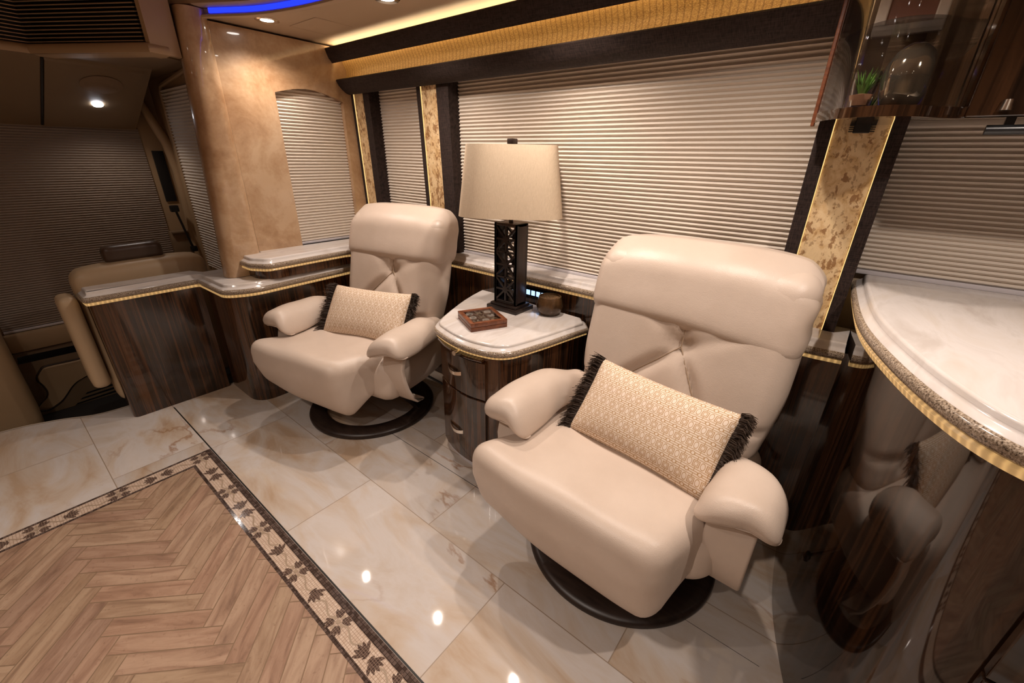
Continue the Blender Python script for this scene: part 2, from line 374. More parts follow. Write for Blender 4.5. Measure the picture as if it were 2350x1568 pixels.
def rbox(half, r, n=14, deform=None, c=(0, 0, 0), ny=None, nz=None):
    """rounded box surface; deform maps local position (about its centre) to position"""
    hx, hy, hz = half; r = min(r, hx, hy, hz); mb = MB(); idx = {}
    N = (n, ny or n, nz or n)
    def par(i, m): return math.sin(PI/2*(2*i/m-1)*.82)/math.sin(PI/2*.82)
    def vert(i, j, k):
        key = (i, j, k)
        if key in idx: return idx[key]
        p = Vector((par(i, N[0])*hx, par(j, N[1])*hy, par(k, N[2])*hz))
        q = Vector((max(-(hx-r), min(hx-r, p.x)), max(-(hy-r), min(hy-r, p.y)), max(-(hz-r), min(hz-r, p.z))))
        d = p-q
        if d.length > 1e-9: p = q+d.normalized()*r
        if deform: p = Vector(deform(p))
        mb.v.append(tuple(p+Vector(c))); idx[key] = len(mb.v)-1
        return idx[key]
    a, b, c_ = N
    for i in range(a):
        for j in range(b):
            mb.f.append([vert(i, j, 0), vert(i, j+1, 0), vert(i+1, j+1, 0), vert(i+1, j, 0)]); mb.f.append([vert(i, j, c_), vert(i+1, j, c_), vert(i+1, j+1, c_), vert(i, j+1, c_)])
    for i in range(a):
        for k in range(c_):
            mb.f.append([vert(i, 0, k), vert(i+1, 0, k), vert(i+1, 0, k+1), vert(i, 0, k+1)]); mb.f.append([vert(i, b, k), vert(i, b, k+1), vert(i+1, b, k+1), vert(i+1, b, k)])
    for j in range(b):
        for k in range(c_):
            mb.f.append([vert(0, j, k), vert(0, j, k+1), vert(0, j+1, k+1), vert(0, j+1, k)]); mb.f.append([vert(a, j, k), vert(a, j+1, k), vert(a, j+1, k+1), vert(a, j, k+1)])
    mb.mi = [0]*len(mb.f)
    return mb
def segd(px, pz, ax, az, bx, bz):
    dx, dz = bx-ax, bz-az; t = max(0, min(1, ((px-ax)*dx+(pz-az)*dz)/(dx*dx+dz*dz)))
    return math.hypot(px-ax-t*dx, pz-az-t*dz)
def sm(a, b, x):
    t = max(0, min(1, (x-a)/(b-a))); return t*t*(3-2*t)
def arc(cx, cy, r, a0, a1, n):
    return [(cx+r*math.cos(math.radians(a0+(a1-a0)*i/n)), cy+r*math.sin(math.radians(a0+(a1-a0)*i/n))) for i in range(n+1)]
def fillet(poly, radii, n=6):
    out = []; m = len(poly)
    for i, p in enumerate(poly):
        r = radii[i]
        if not r: out.append(tuple(p)); continue
        p = Vector(p); a = (Vector(poly[i-1])-p); b = (Vector(poly[(i+1) % m])-p); la, lb = a.length, b.length; a.normalize(); b.normalize()
        d = min(r, la*.49, lb*.49)
        for k in range(n+1):
            t = k/n; out.append(tuple((p+a*d)*(1-t)**2 + p*2*t*(1-t) + (p+b*d)*t*t))
    return out
def inset_path(path, d, closed=False):
    mb = MB(); mb.sweep(path, [(-d, 0), (-d, 1)], closed); return [(x, y) for x, y, z in mb.v[::2]]
def smooth_path(pts, n=6):
    P = [Vector(p).to_2d() for p in pts]; P = [2*P[0]-P[1]]+P+[2*P[-1]-P[-2]]; out = []
    for i in range(1, len(P)-2):
        for k in range(n):
            t = k/n; a, b, c, d = P[i-1:i+3]
            out.append(tuple(.5*((2*b)+(c-a)*t+(2*a-5*b+4*c-d)*t*t+(3*b-a-3*c+d)*t**3)))
    out.append(tuple(P[-2])); return out

# ================================================================== ROOM SHELL
YB = 1.70        # face of the slide-out side wall behind the shades
mb = MB(); mb.box((-2.72, .372, -.02), (3.0, 1.9, 0)); mb.box((-2.105, -2.0, -.02), (3.0, .372, -.001))
struct('floor', mb, 'marble_floor', 0)
# front aisle floor with a curved nosing above the step well
edge = smooth_path([(-3.05, -2.0), (-3.03, -.6), (-3.03, -.24), (-2.965, -.05), (-2.885, .08), (-2.86, .21), (-2.86, .40)], 6)
mb = MB(); mb.prism([(-2.105, -2.0), (-2.105, .372), (-2.72, .372), (-2.72, .40)] + edge[::-1], -.02, 0)
struct('floor_front', mb, 'marble_front', 0)
mb = MB(); mb.sweep(edge[::-1], [(-.002, .002), (.012, .0), (.016, -.012), (.012, -.21), (-.002, -.21)])
struct('trim_1', mb, 'cream')
# black joints where the slide-out meets the floor
mb = MB(); mb.box((-2.66, .3735, -.001), (1.5, .379, .0008)); mb.box((-1.56, .999, -.001), (-.35, 1.001, .0006)); mb.box((-.35, .9995, -.001), (.12, 1.0005, .0006))
struct('trim_2', mb, 'black_gap', 0)
# herringbone inlay
W_, L_ = .056, .28; A0, B0 = -1.2516, 1.1087; RX0, RX1, RY0, RY1 = -2.022, .5, -1.5, .278
def clip(poly):
    for ax, lim, sg in ((0, RX0, 1), (0, RX1, -1), (1, RY0, 1), (1, RY1, -1)):
        out = []
        for i in range(len(poly)):
            a, b = poly[i-1], poly[i]; da, db = sg*(a[ax]-lim), sg*(b[ax]-lim)
            if (da >= 0) != (db >= 0):
                q = da/(da-db); out.append(tuple(a[k]+(b[k]-a[k])*q for k in range(4)))
            if db >= 0: out.append(b)
        poly = out
        if not poly: break
    return poly
mb = MB(); mb.uv = []; mb.tone = []; S2 = math.sqrt(.5); g = .0016
rg = random.Random(3)
for j in range(-6, 7):
    for i in range(-70, 70):
        for kind in (0, 1):
            if kind == 0: a0, a1, b1, b0 = A0+i*W_, A0+i*W_+L_, B0-i*W_, B0-(i+1)*W_
            else: a0, a1, b0 = A0+L_+i*W_, A0+L_+(i+1)*W_, B0-(i+1)*W_; b1 = b0+L_
            a0 += 2*L_*j; a1 += 2*L_*j
            tone = rg.random()
            q = []
            for a, b in ((a0+g, b0+g), (a1-g, b0+g), (a1-g, b1-g), (a0+g, b1-g)):
                uvc = (a-a0, b-b0) if kind == 0 else (b-b0, a-a0)
                q.append(((a-b)*S2, (a+b)*S2, uvc[0], uvc[1]))
            q = clip(q)
            if len(q) > 2:
                o_ = mb.add([(p[0], p[1], .0012) for p in q], [list(range(len(q)))]); mb.uv += [(p[2], p[3]) for p in q]; mb.tone.append(tone)
fl = struct('floor_herringbone', mb, 'plank_tile', 0)
mb = MB(); mb.box((RX0, RY0, -.001), (RX1, RY1, .0003)); struct('floor_grout', mb, 'plank_grout', 0)
# mosaic border
mb = MB(); mb.box((-2.112, -2.0, -.001), (-2.022, .372, .0008)); mb.box((-2.022, .278, -.001), (1.2, .372, .0008)); 
mos = struct('trim_3', mb, 'mosaic_field', 0)
mb = MB()
for a, b in (((-2.112, -2.0), (-2.101, .372)), ((-2.034, -2.0), (-2.022, .278)), ((-2.101, .350), (1.2, .372)), ((-2.034, .278), (1.2, .290))):
    mb.box((a[0], a[1], 0), (b[0], b[1], .0014))
o = obj('mosaic_rim', mb, 'mosaic_dark', mos, smooth=0)
def petal(mb, cx, cy, ang, L, wd, z=.0016):
    ca, sa = math.cos(ang), math.sin(ang)
    pts = [(0.18*L, -.10*wd), (.45*L, -.32*wd), (.8*L, -.30*wd), (1.0*L, -.62*wd), (.93*L, -.16*wd), (1.02*L, 0), (.93*L, .16*wd), (1.0*L, .62*wd), (.8*L, .30*wd), (.45*L, .32*wd), (.18*L, .10*wd)]
    mb.add([(cx+x*ca-y*sa, cy+x*sa+y*ca, z) for x, y in pts], [list(range(len(pts)))])
def leaf(mb, cx, cy, ang, r0, r1, wd, z):
    ca, sa = math.cos(ang), math.sin(ang); L = r1-r0
    pts = [(r0, 0), (r0+.35*L, -.5*wd), (r0+.75*L, -.62*wd), (r1, -.15*wd), (r1, .15*wd), (r0+.75*L, .62*wd), (r0+.35*L, .5*wd)]
    mb.add([(cx+x*ca-y*sa, cy+x*sa+y*ca, z) for x, y in pts], [list(range(len(pts)))])
mbf = MB(); mbv = MB()
def flower(x, y, r):
    for k in range(4):
        for q, dl in enumerate((0, .30, -.30)): leaf(mbf, x, y, PI/4+k*PI/2+dl, .24*r, r*(1.0 if q == 0 else .98), r*.20, .0016+.0002*q)
    mbv.add([(x+.17*r*math.cos(a*PI/6), y+.17*r*math.sin(a*PI/6), .0022) for a in range(12)], [list(range(12))])
    for k in range(4):
        a = k*PI/2
        mbv.add([(x+r*(.45+.20*math.cos(q*PI/5))*math.cos(a)-r*.10*math.sin(q*PI/5)*math.sin(a), y+r*(.45+.20*math.cos(q*PI/5))*math.sin(a)+r*.10*math.sin(q*PI/5)*math.cos(a), .0015) for q in range(10)], [list(range(10))])
def tulip(x, y, ang, r):
    bx_, by_ = x-.5*r*math.cos(ang), y-.5*r*math.sin(ang)
    for q, (dl, ln_) in enumerate(((0, .95), (.38, .9), (-.38, .9), (.80, .86), (-.80, .86))): leaf(mbf, bx_, by_, ang+dl, 0, r*ln_, r*.19, .0016+.0001*q)
    leaf(mbf, bx_, by_, ang+PI/2, -.30*r, .30*r, r*.16, .0022)
def vine(x0, y0, x1, y1, amp):
    pts = []
    for k in range(15):
        t_ = k/14; dx, dy = x1-x0, y1-y0; l = math.hypot(dx, dy); s_ = math.sin(t_*2*PI)*amp
        pts.append((x0+dx*t_-dy/l*s_, y0+dy*t_+dx/l*s_))
    mbv.sweep(pts, [(-.0025, .0013), (.0025, .0013)])
YC = .320
for x in (-2.067, -1.742, -1.437, -1.165, -.901, -.62, -.34): flower(x, YC, .042)
for x, a in ((-1.936, PI), (-1.872, 0), (-1.628, PI), (-1.557, 0), (-1.301, PI), (-1.03, 0), (-.777, PI), (-.712, 0), (-.5, PI), (-.42, 0)): tulip(x, YC, a, .046)
for x in (-2.0, -1.81, -1.69, -1.50, -1.37, -1.235, -1.10, -.965, -.84, -.66): vine(x-.05, YC-.012, x+.05, YC+.012, .014)
for y in (.029, -.204, -.44, -.68): flower(-2.066, y, .042)
for y, a in ((.198, PI/2), (.130, -PI/2), (-.106, PI/2), (-.30, -PI/2), (-.34, PI/2), (-.55, PI/2)): tulip(-2.066, y, a, .044)
for y in (.26, .09, -.05, -.155, -.26, -.4): vine(-2.066-.008, y-.045, -2.066+.008, y+.045, .012)
obj('mosaic_flowers', mbf, 'mosaic_motif', mos, smooth=0); obj('mosaic_vines', mbv, 'mosaic_vine', mos, smooth=0)

# walls and ceilings
mb = MB(); mb.box((-2.75, YB, 0), (.03, YB+.1, 2.05)); struct('wall_right', mb, 'wall_paint', 0)
mb = MB(); mb.box((.03, 1.76, 0), (3.0, 1.86, 2.05)); mb.box((.0, 1.70, 0), (.03, 1.80, 2.05)); struct('wall_kitchen', mb, 'wall_paint', 0)
mb = MB(); mb.box((-3.7, -2.0, -.35), (3.0, -1.9, 2.2)); struct('wall_left', mb, 'wall_paint', 0)
mb = MB(); mb.box((3.0, -2.0, -.02), (3.1, 1.9, 2.2)); struct('wall_rear', mb, 'wall_paint', 0)
# slide-out ceiling with the raised main ceiling beyond its curved edge
ce = smooth_path([(-2.62, .80), (-2.394, .931), (-2.181, 1.035), (-1.857, 1.105), (-1.4, 1.13), (-.6, 1.0), (.6, .62), (1.8, .45), (3.0, .42)], 6)
ce = [(x, y) for x, y in ce]
ce_in = [(x, y-.42) for x, y in ce]
mb = MB(); poly = [(-2.62, 1.8), (-2.75, 1.8), (-2.75, .80)] + [(x, y+.012) for x, y in ce] + [(3.0, 1.8)]
mb.prism(poly, 1.84, 1.862); struct('ceiling_slide', mb, 'ceiling_paint', 30)
mb = MB(); mb.box((-3.7, -2.0, 2.04), (3.0, 1.86, 2.10)); struct('ceiling', mb, 'ceiling_paint', 0)
# rolled moulding along the ceiling edge
ce2 = [(x, y-.06) for x, y in ce]
mb = MB(); mb.sweep(ce, [(-.030, 1.838), (-.022, 1.829), (-.004, 1.825), (.006, 1.829), (.008, 1.836), (.0, 1.842), (-.03, 1.843)])
struct('trim_4', mb, 'ceiling_paint', 50)
led = MB(); led.sweep(ce[5:34], [(-.008, 1.845), (-.001, 1.845), (-.001, 1.862), (-.008, 1.862)])
tag(obj('blue_led_strip', led, 'led_blue', smooth=0), 'glowing blue light strip curving along the ceiling edge', 'light strip')
mb = MB(); mb.sweep(ce, [(-.02, 1.864), (.02, 1.864), (.034, 1.870), (.034, 1.88), (.02, 1.90), (-.01, 2.039), (-.03, 2.039)])
struct('trim_5', mb, 'ceiling_paint', 50)
# access hatch outline in the slide ceiling
mb = MB()
def strip3(a, b, wd, z):
    a, b = Vector(a), Vector(b); n = Vector((-(b-a).y, (b-a).x)).normalized()*wd/2
    mb.add([(*(a+n), z), (*(b+n), z), (*(b-n), z), (*(a-n), z)], [(0, 1, 2, 3)])
for a, b in (((-2.32, 1.205), (-2.082, 1.206)), ((-2.082, 1.206), (-2.081, 1.385)), ((-2.32, 1.205), (-2.32, 1.39))): strip3(a, b, .003, 1.8393)
struct('trim_6', mb, 'cockpit_dark', 0)

# amber end wall of the slide-out with an arched opening
XP = -2.50
def zy_wall(mb, outline, hole, x0, x1):
    bm = bmesh.new()
    def ring(x): return [bm.verts.new((x, y, z)) for y, z in outline], [bm.verts.new((x, y, z)) for y, z in hole]
    (o1, h1), (o0, h0) = ring(x1), ring(x0)
    for O, H in ((o1, h1), (o0, h0)):
        es = [bm.edges.new((O[i], O[(i+1) % len(O)])) for i in range(len(O))]+[bm.edges.new((H[i], H[(i+1) % len(H)])) for i in range(len(H))]
        bmesh.ops.triangle_fill(bm, edges=es, use_beauty=True)
    for A, B in ((o1, o0), (h1, h0)):
        for i in range(len(A)): bm.faces.new((A[i], A[(i+1) % len(A)], B[(i+1) % len(B)], B[i]))
    mb.bm(bm)
hole = [(1.165, .80), (1.545, .80), (1.545, 1.568)] + [(1.545-.38*k/12, 1.568+.010*k/12+.037*math.sin(PI*k/12)) for k in range(1, 12)] + [(1.165, 1.578)]
mb = MB(); zy_wall(mb, [(.925, .69), (1.70, .69), (1.70, 1.83), (.925, 1.83)], hole, XP-.09, XP)
struct('wall_front', mb, 'amber_lacquer', 30)
# rounded amber column / door beside it
prof = fillet([(-2.57, .735), (-2.452, .735), (-2.452, .921), (-2.57, .921)], [.055, .075, .055, 0], 10)
mb = MB(); prof_t = fillet([(-2.57, .805), (-2.452, .805), (-2.452, .921), (-2.57, .921)], [.05, .055, .05, 0], 10)
n = len(prof); mb.add([(x, y, .692) for x, y in prof]+[(x, y, 1.86) for x, y in prof_t], [list(range(n))[::-1], list(range(n, 2*n))]+[(i, (i+1) % n, n+(i+1) % n, n+i) for i in range(n)])
tag(obj('amber_column', mb, 'amber_lacquer', smooth=40), 'glossy amber column with rounded corner standing on the marble worktop', 'column')
# ------------------------------------------------------------------ pleated shades
def pleats(mb, axis, c0, c1, z0, z1, pos, lean=0, pitch=.0163, depth=.010):
    """zigzag cloth between c0..c1 along axis ('x': plane y=pos facing -y, 'y': plane x=pos facing +x)"""
    n = max(4, round((z1-z0)/pitch)); vs = []
    for i in range(2*n+1):
        z = z0+(z1-z0)*i/(2*n); d = depth if i % 2 else 0
        q = pos+lean*(z-z0)
        for c in (c0, c1): vs.append((c, q-d, z) if axis == 'x' else (q+d, c, z))
    mb.add(vs, [(2*i, 2*i+1, 2*i+3, 2*i+2) for i in range(2*n)])
def shade(name, label, axis, c0, c1, z0, z1, pos, lean=0, rail=True, cloth='shade_fabric', **k):
    mb = MB(); pleats(mb, axis, c0, c1, z0+(.012 if rail else 0), z1, pos, lean, **k)
    o = obj(name, mb, cloth, smooth=0); tag(o, label, 'window shade', 'pleated window shades')
    if rail:
        mb = MB()
        if axis == 'x': mb.box((c0, pos-.014, z0), (c1, pos-.001, z0+.013), .002)
        else: mb.box((pos+.001, c0, z0), (pos+.014, c1, z0+.013), .002)
        obj('bottom_rail', mb, 'shade_rail', o, off=o['_off'])
    return o
shade('pleated_shade', 'widest pleated shade, behind the table lamp between two gold pillars', 'x', -1.685, -.155, .80, 1.652, 1.692, -.02)
shade('pleated_shade', 'slim pleated shade between the two gold pillars behind the far recliner', 'x', -2.40, -1.915, .80, 1.652, 1.692, -.02)
shade('pleated_shade', 'pleated shade over the kitchen counter under the overhead cabinet', 'x', .04, 1.6, .975, 1.42, 1.752, 0, pitch=.0140)
shade('pleated_shade', 'pleated shade in the arched opening of the amber wall', 'y', 1.160, 1.55, .80, 1.625, XP-.035)
# ------------------------------------------------------------------ gold pillars
def pillar(label, x0, x1, yt, yb, z0, z1, fl, group='gold panelled pillars'):
    # leaning: y = yb at z0, yt at z1 ; gold between x0..x1, dark flanks of width fl
    t = thing('window_pillar', label, 'pillar', ((x0+x1)/2, yb, z0), group=group)
    def slab(xa, xb, d0, d1, m, name):
        mb = MB(); mb.add([(xa, yb+d0, z0), (xb, yb+d0, z0), (xb, yb+d1, z0), (xa, yb+d1, z0), (xa, yt+d0, z1), (xb, yt+d0, z1), (xb, yt+d1, z1), (xa, yt+d1, z1)],
                          [(0, 3, 2, 1), (4, 5, 6, 7), (0, 1, 5, 4), (1, 2, 6, 5), (2, 3, 7, 6), (3, 0, 4, 7)])
        return obj(name, mb, m, t, smooth=0)
    slab(x0-fl[0], x0-.002, 0, .07, 'brown_fabric', 'fabric_flank'); slab(x1+.002, x1+fl[1], 0, .07, 'brown_fabric', 'fabric_flank')
    slab(x0, x1, .008, .07, 'gold_onyx', 'gold_panel')
    slab(x0-.002, x0, .004, .03, 'led_edge', 'light_edge'); slab(x1, x1+.002, .004, .03, 'led_edge', 'light_edge')
    return t
pillar('narrow gold mottled pillar against the amber wall', -2.500+.02, -2.405+.02, 1.60, 1.625, .80, 1.64, (.03, .06))
pillar('gold mottled pillar beside the head of the far recliner', -1.887, -1.770, 1.60, 1.635, .80, 1.64, (.028, .085))
pillar('wide gold mottled pillar under the glass display cabinet', -.120, .003, 1.585, 1.625, .80, 1.42, (.038, .034))
mb = MB(); mb.box((-.075, 1.572, 1.375), (-.038, 1.59, 1.41), .002)
for k in range(6): mb.box((-.085, 1.576, 1.378+k*.005), (-.028, 1.588, 1.3805+k*.005))
tag(obj('shade_bracket', mb, 'black_plastic', smooth=0), 'small black ribbed bracket on top of the wide gold pillar', 'bracket')
# ------------------------------------------------------------------ cornice: two dark valances with a gold cove between
XV0, XV1 = XP+.002, -.17
lo = [(1.70, 1.677), (1.520, 1.677), (1.516, 1.672), (1.530, 1.648), (1.548, 1.630), (1.572, 1.614), (1.590, 1.610), (1.605, 1.612), (1.66, 1.63), (1.70, 1.63)]
hi = [(1.66, 1.800), (1.50, 1.800), (1.484, 1.818), (1.477, 1.819), (1.473, 1.815), (1.480, 1.795), (1.490, 1.772), (1.500, 1.762), (1.507, 1.752), (1.513, 1.754), (1.516, 1.790), (1.66, 1.790)]
mb = MB(); mb.xprism(lo, XV0, XV1); v1 = obj('valance', mb, 'brown_fabric', smooth=50); tag(v1, 'lower dark fabric valance directly above the window shades', 'valance', 'dark fabric valances')
mb = MB(); mb.xprism(hi, XV0, XV1); v2 = obj('valance', mb, 'brown_fabric', smooth=50); tag(v2, 'upper dark fabric valance under the lit ceiling cove', 'valance', 'dark fabric valances')
gc = [(1.50+.0, 1.7755), (1.560, 1.7895), (1.574, 1.755), (1.588, 1.73), (1.585, 1.70), (1.575, 1.6775), (1.68, 1.6775), (1.68, 1.7895)]
mb = MB(); mb.xprism(gc[1:], XV0, XV1); tag(obj('cove_panel', mb, 'gold_weave', smooth=50), 'glittering gold woven band between the two dark valances', 'wall panel')
mb = MB(); mb.box((XV0, 1.515, 1.801), (XV1, 1.530, 1.806)); tag(obj('cove_light_strip', mb, 'led_cove', smooth=0), 'warm light strip hidden behind the upper valance', 'light strip')
mb = MB(); mb.box((XV0, 1.5175, 1.779), (XV1, 1.523, 1.789)); tag(obj('cove_light_strip', mb, 'led_gold', smooth=0), 'warm light strip under the upper valance lighting the gold band', 'light strip')
mb = MB(); mb.box((XV0, 1.66, 1.645), (XV1, 1.70, 1.86)); struct('wall_header', mb, 'wall_paint', 0)
# ------------------------------------------------------------------ downlights
for i, (x, y, z, wt) in enumerate(DOWNLIGHTS):
    names = {0: 'recessed downlight beside the amber wall', 1: 'recessed downlight above the far recliner'}
    t = thing('downlight', names.get(i, 'unseen recessed downlight in the coach ceiling'), 'downlight', (x, y, z), group='recessed ceiling downlights')
    mb = MB(); mb.lathe([(.026, .004), (.028, -.003), (.044, -.006), (.050, -.002), (.050, .002)], (x, y, z), 32, cap=False); obj('trim_ring', mb, 'chrome', t)
    mb = MB(); mb.lathe([(.027, -.002), (.0, -.0025)], (x, y, z), 32, cap=False); obj('lens', mb, 'lamp_glow', t)
    ld = bpy.data.lights.new('downlight_bulb', 'SPOT'); ld.energy = wt*5.2; ld.color = WARM; ld.spot_size = 2.6 if z < 2 else 2.25; ld.spot_blend = 1.0; ld.shadow_soft_size = .018
    lo_ = bpy.data.objects.new('downlight_bulb', ld); SC.collection.objects.link(lo_); lo_.parent = t; lo_.location = (0, 0, -.045)

# ================================================================== WORKTOPS
def worktop(name, label, edge_path, back, T, th=.066, cat='worktop', flip=False, rail=True):
    """edge_path travels so that outward is to its right; back closes the slab"""
    e_in = inset_path(edge_path, .034)
    mb = MB(); pl = e_in+back; 
    area = sum(pl[i-1][0]*pl[i][1]-pl[i][0]*pl[i-1][1] for i in range(len(pl)))
    mb.prism(pl if area > 0 else pl[::-1], T-.050, T)
    mb.sweep(edge_path, [(-.0345, T), (-.030, T-.001), (-.026, T-.005), (-.025, T-.012), (-.020, T-.017), (-.012, T-.021), (-.009, T-.024), (-.035, T-.0245)])
    o = obj(name, mb, 'counter_stone', smooth=40); tag(o, label, cat)
    mb = MB(); mb.sweep(edge_path, [(-.034, T-.0235), (-.008, T-.0235), (-.002, T-.028), (0, T-.036), (-.002, T-.044), (-.008, T-.050), (-.036, T-.050)])
    obj('granite_edge', mb, 'granite_bead', o, off=o['_off'], smooth=50)
    if rail:
        mb = MB(); mb.sweep(edge_path, [(-.036, T-.050), (-.010, T-.0502), (-.006, T-.056), (-.010, T-th+.002), (-.036, T-th)]); mb.uv = mb.lens
        obj('light_rail', mb, 'led_rail', o, off=o['_off'], smooth=50)
    return o
# lower worktop over the partition and the low cabinet (L-shaped)
e = [(-2.74, .385), (-2.74, .225)] 
path = fillet([(-2.80, .195), (-2.665, .195), (-2.665, .645), (-2.345, .652), (-2.275, .775), (-2.32, 1.40), (-2.34, 1.58)], [0, .03, .012, .05, .09, 0, 0], 8)
worktop('worktop', 'low white stone worktop with speckled edge in front of the amber wall', path, [(-2.72, 1.58), (-2.72, .70), (-2.80, .66)], .69)
# partition and low cabinet under it
pp = fillet([(-2.79, .215), (-2.69, .215), (-2.69, .665), (-2.79, .665)], [.012, .03, 0, 0], 6)
mb = MB(); mb.prism(pp, 0, .623); tag(obj('partition_cabinet', mb, 'zebra_wood', smooth=40), 'glossy striped dark wood partition ending beside the step well', 'cabinet')
pp = fillet([(-2.69, .688), (-2.345, .688), (-2.36, 1.40), (-2.37, 1.58), (-2.69, 1.58)], [0, .12, 0, 0, 0], 10)
mb = MB(); mb.prism(pp, 0, .623); tag(obj('low_cabinet', mb, 'zebra_wood', smooth=40), 'glossy striped dark wood cabinet with rounded corner behind the far recliner', 'cabinet')
# raised ledge
path = fillet([(-2.52, .80), (-2.355, .80), (-2.262, .86), (-2.285, 1.30), (-2.24, 1.52), (-1.95, 1.560), (-1.0, 1.565), (-.30, 1.562), (-.02, 1.500), (.078, 1.512)], [0, .025, .04, 0, .16, .12, 0, .1, .06, 0], 8)
worktop('window_ledge', 'long white stone ledge with speckled edge running under the window shades', path, [(.078, 1.70), (XP-.06, 1.70), (XP-.06, .92), (-2.47, .925)], .80, .064, 'ledge')
pp = fillet([(-2.47, .835), (-2.36, .835), (-2.292, .89), (-2.315, 1.32), (-2.27, 1.578), (-2.49, 1.578), (-2.49, .93)], [0, .04, .04, 0, .1, 0, 0], 8)
mb = MB(); mb.prism(pp, .691, .735); tag(obj('ledge_riser', mb, 'zebra_wood', smooth=40), 'dark wood riser carrying the raised ledge in front of the amber wall', 'riser')
# wood wall below the window
mb = MB(); mb.box((-2.30, 1.60, 0), (.09, 1.66, .748)); struct('wall_wood', mb, 'zebra_wood', 0)
# ================================================================== SIDE TABLE AND WHAT STANDS ON IT
TT = .64
tabc = (-1.12, 1.34, 0)
t = thing('side_table', 'striped dark wood side table with two drawers and white stone top', 'side table', tabc)
outer = smooth_path([(-1.505, 1.597), (-1.475, 1.48), (-1.435, 1.36), (-1.372, 1.21), (-1.328, 1.128), (-1.295, 1.096), (-1.25, 1.078), (-1.16, 1.056), (-1.06, 1.048), (-.97, 1.064), (-.92, 1.088), (-.886, 1.128), (-.868, 1.18), (-.838, 1.30), (-.812, 1.43), (-.788, 1.54)], 5) + [(-.835, 1.597)]
e_in = inset_path(outer, .034)
top = MB(); top.prism([(x, y) for x, y in e_in], TT-.048, TT)
top.sweep(outer, [(-.0345, TT), (-.030, TT-.001), (-.026, TT-.005), (-.025, TT-.011), (-.020, TT-.015), (-.012, TT-.018), (-.009, TT-.021), (-.035, TT-.0215)])
o = obj('table_top', top, 'counter_stone', t, smooth=40)
mb = MB(); mb.sweep(outer, [(-.034, TT-.021), (-.008, TT-.021), (-.002, TT-.025), (0, TT-.033), (-.002, TT-.041), (-.008, TT-.046), (-.036, TT-.046)]); obj('granite_edge', mb, 'granite_bead', o, smooth=50)
mb = MB(); mb.sweep(outer[1:-1], [(-.036, TT-.046), (-.012, TT-.0462), (-.010, TT-.054), (-.036, TT-.056)]); mb.uv = mb.lens; obj('light_rail', mb, 'led_rail', o, smooth=50)
body_path = inset_path(outer, .032)
bp = [(x, y) for x, y in body_path]
mb = MB(); mb.prism(bp, .030, TT-.05); obj('carcass', mb, 'zebra_wood', t, smooth=40)
mb = MB(); mb.prism([(x*.97-.034, y*.97+.042) for x, y in bp], 0, .032); obj('plinth', mb, 'shade_rail', t, smooth=40)
# bowed drawer fronts
fp = smooth_path([(-1.278, 1.135), (-1.18, 1.094), (-1.07, 1.080), (-.985, 1.092)], 6)
for k, (z0, z1, zh) in enumerate(((.386, .556, .478), (.045, .380, .186))):
    mb = MB(); mb.sweep(fp, [(0, z0), (.014, z0+.001), (.016, z0+.003), (.016, z1-.003), (.014, z1-.001), (0, z1)])
    d = obj('drawer_front', mb, 'zebra_wood', t, smooth=40)
    mb = MB(); h = []
    for q in range(13):
        u = q/12; x = -1.215+.135*u; bow = math.sin(PI*u)
        y = 1.104-.044*bow**.6-.008*u; h.append((x, y, zh+.010-.016*bow-.004*u))
    for q in range(12):
        a, b = h[q], h[q+1]; hw = .0055+.004*q/12
        mb.add([(a[0], a[1], a[2]-hw), (b[0], b[1], b[2]-hw), (b[0], b[1], b[2]+hw), (a[0], a[1], a[2]+hw), (a[0], a[1]+.006, a[2]-hw), (b[0], b[1]+.006, b[2]-hw), (b[0], b[1]+.006, b[2]+hw), (a[0], a[1]+.006, a[2]+hw)],
               [(0, 1, 2, 3), (7, 6, 5, 4), (0, 4, 5, 1), (3, 2, 6, 7)])
    obj('drawer_handle', mb, 'chrome', d, smooth=50)
mb = MB(); mb.tube([(-1.112, 1.062, .578), (-1.112, 1.035, .578)], [.008, .010], 12); obj('tray_knob', mb, 'chrome', t)
mb = MB(); mb.sweep(smooth_path([(-1.27, 1.118), (-1.18, 1.083), (-1.07, 1.068), (-.99, 1.08)], 6), [(0, .566), (.018, .566), (.020, .571), (.018, .577), (0, .577)]); obj('pull_out_tray', mb, 'zebra_wood', t)

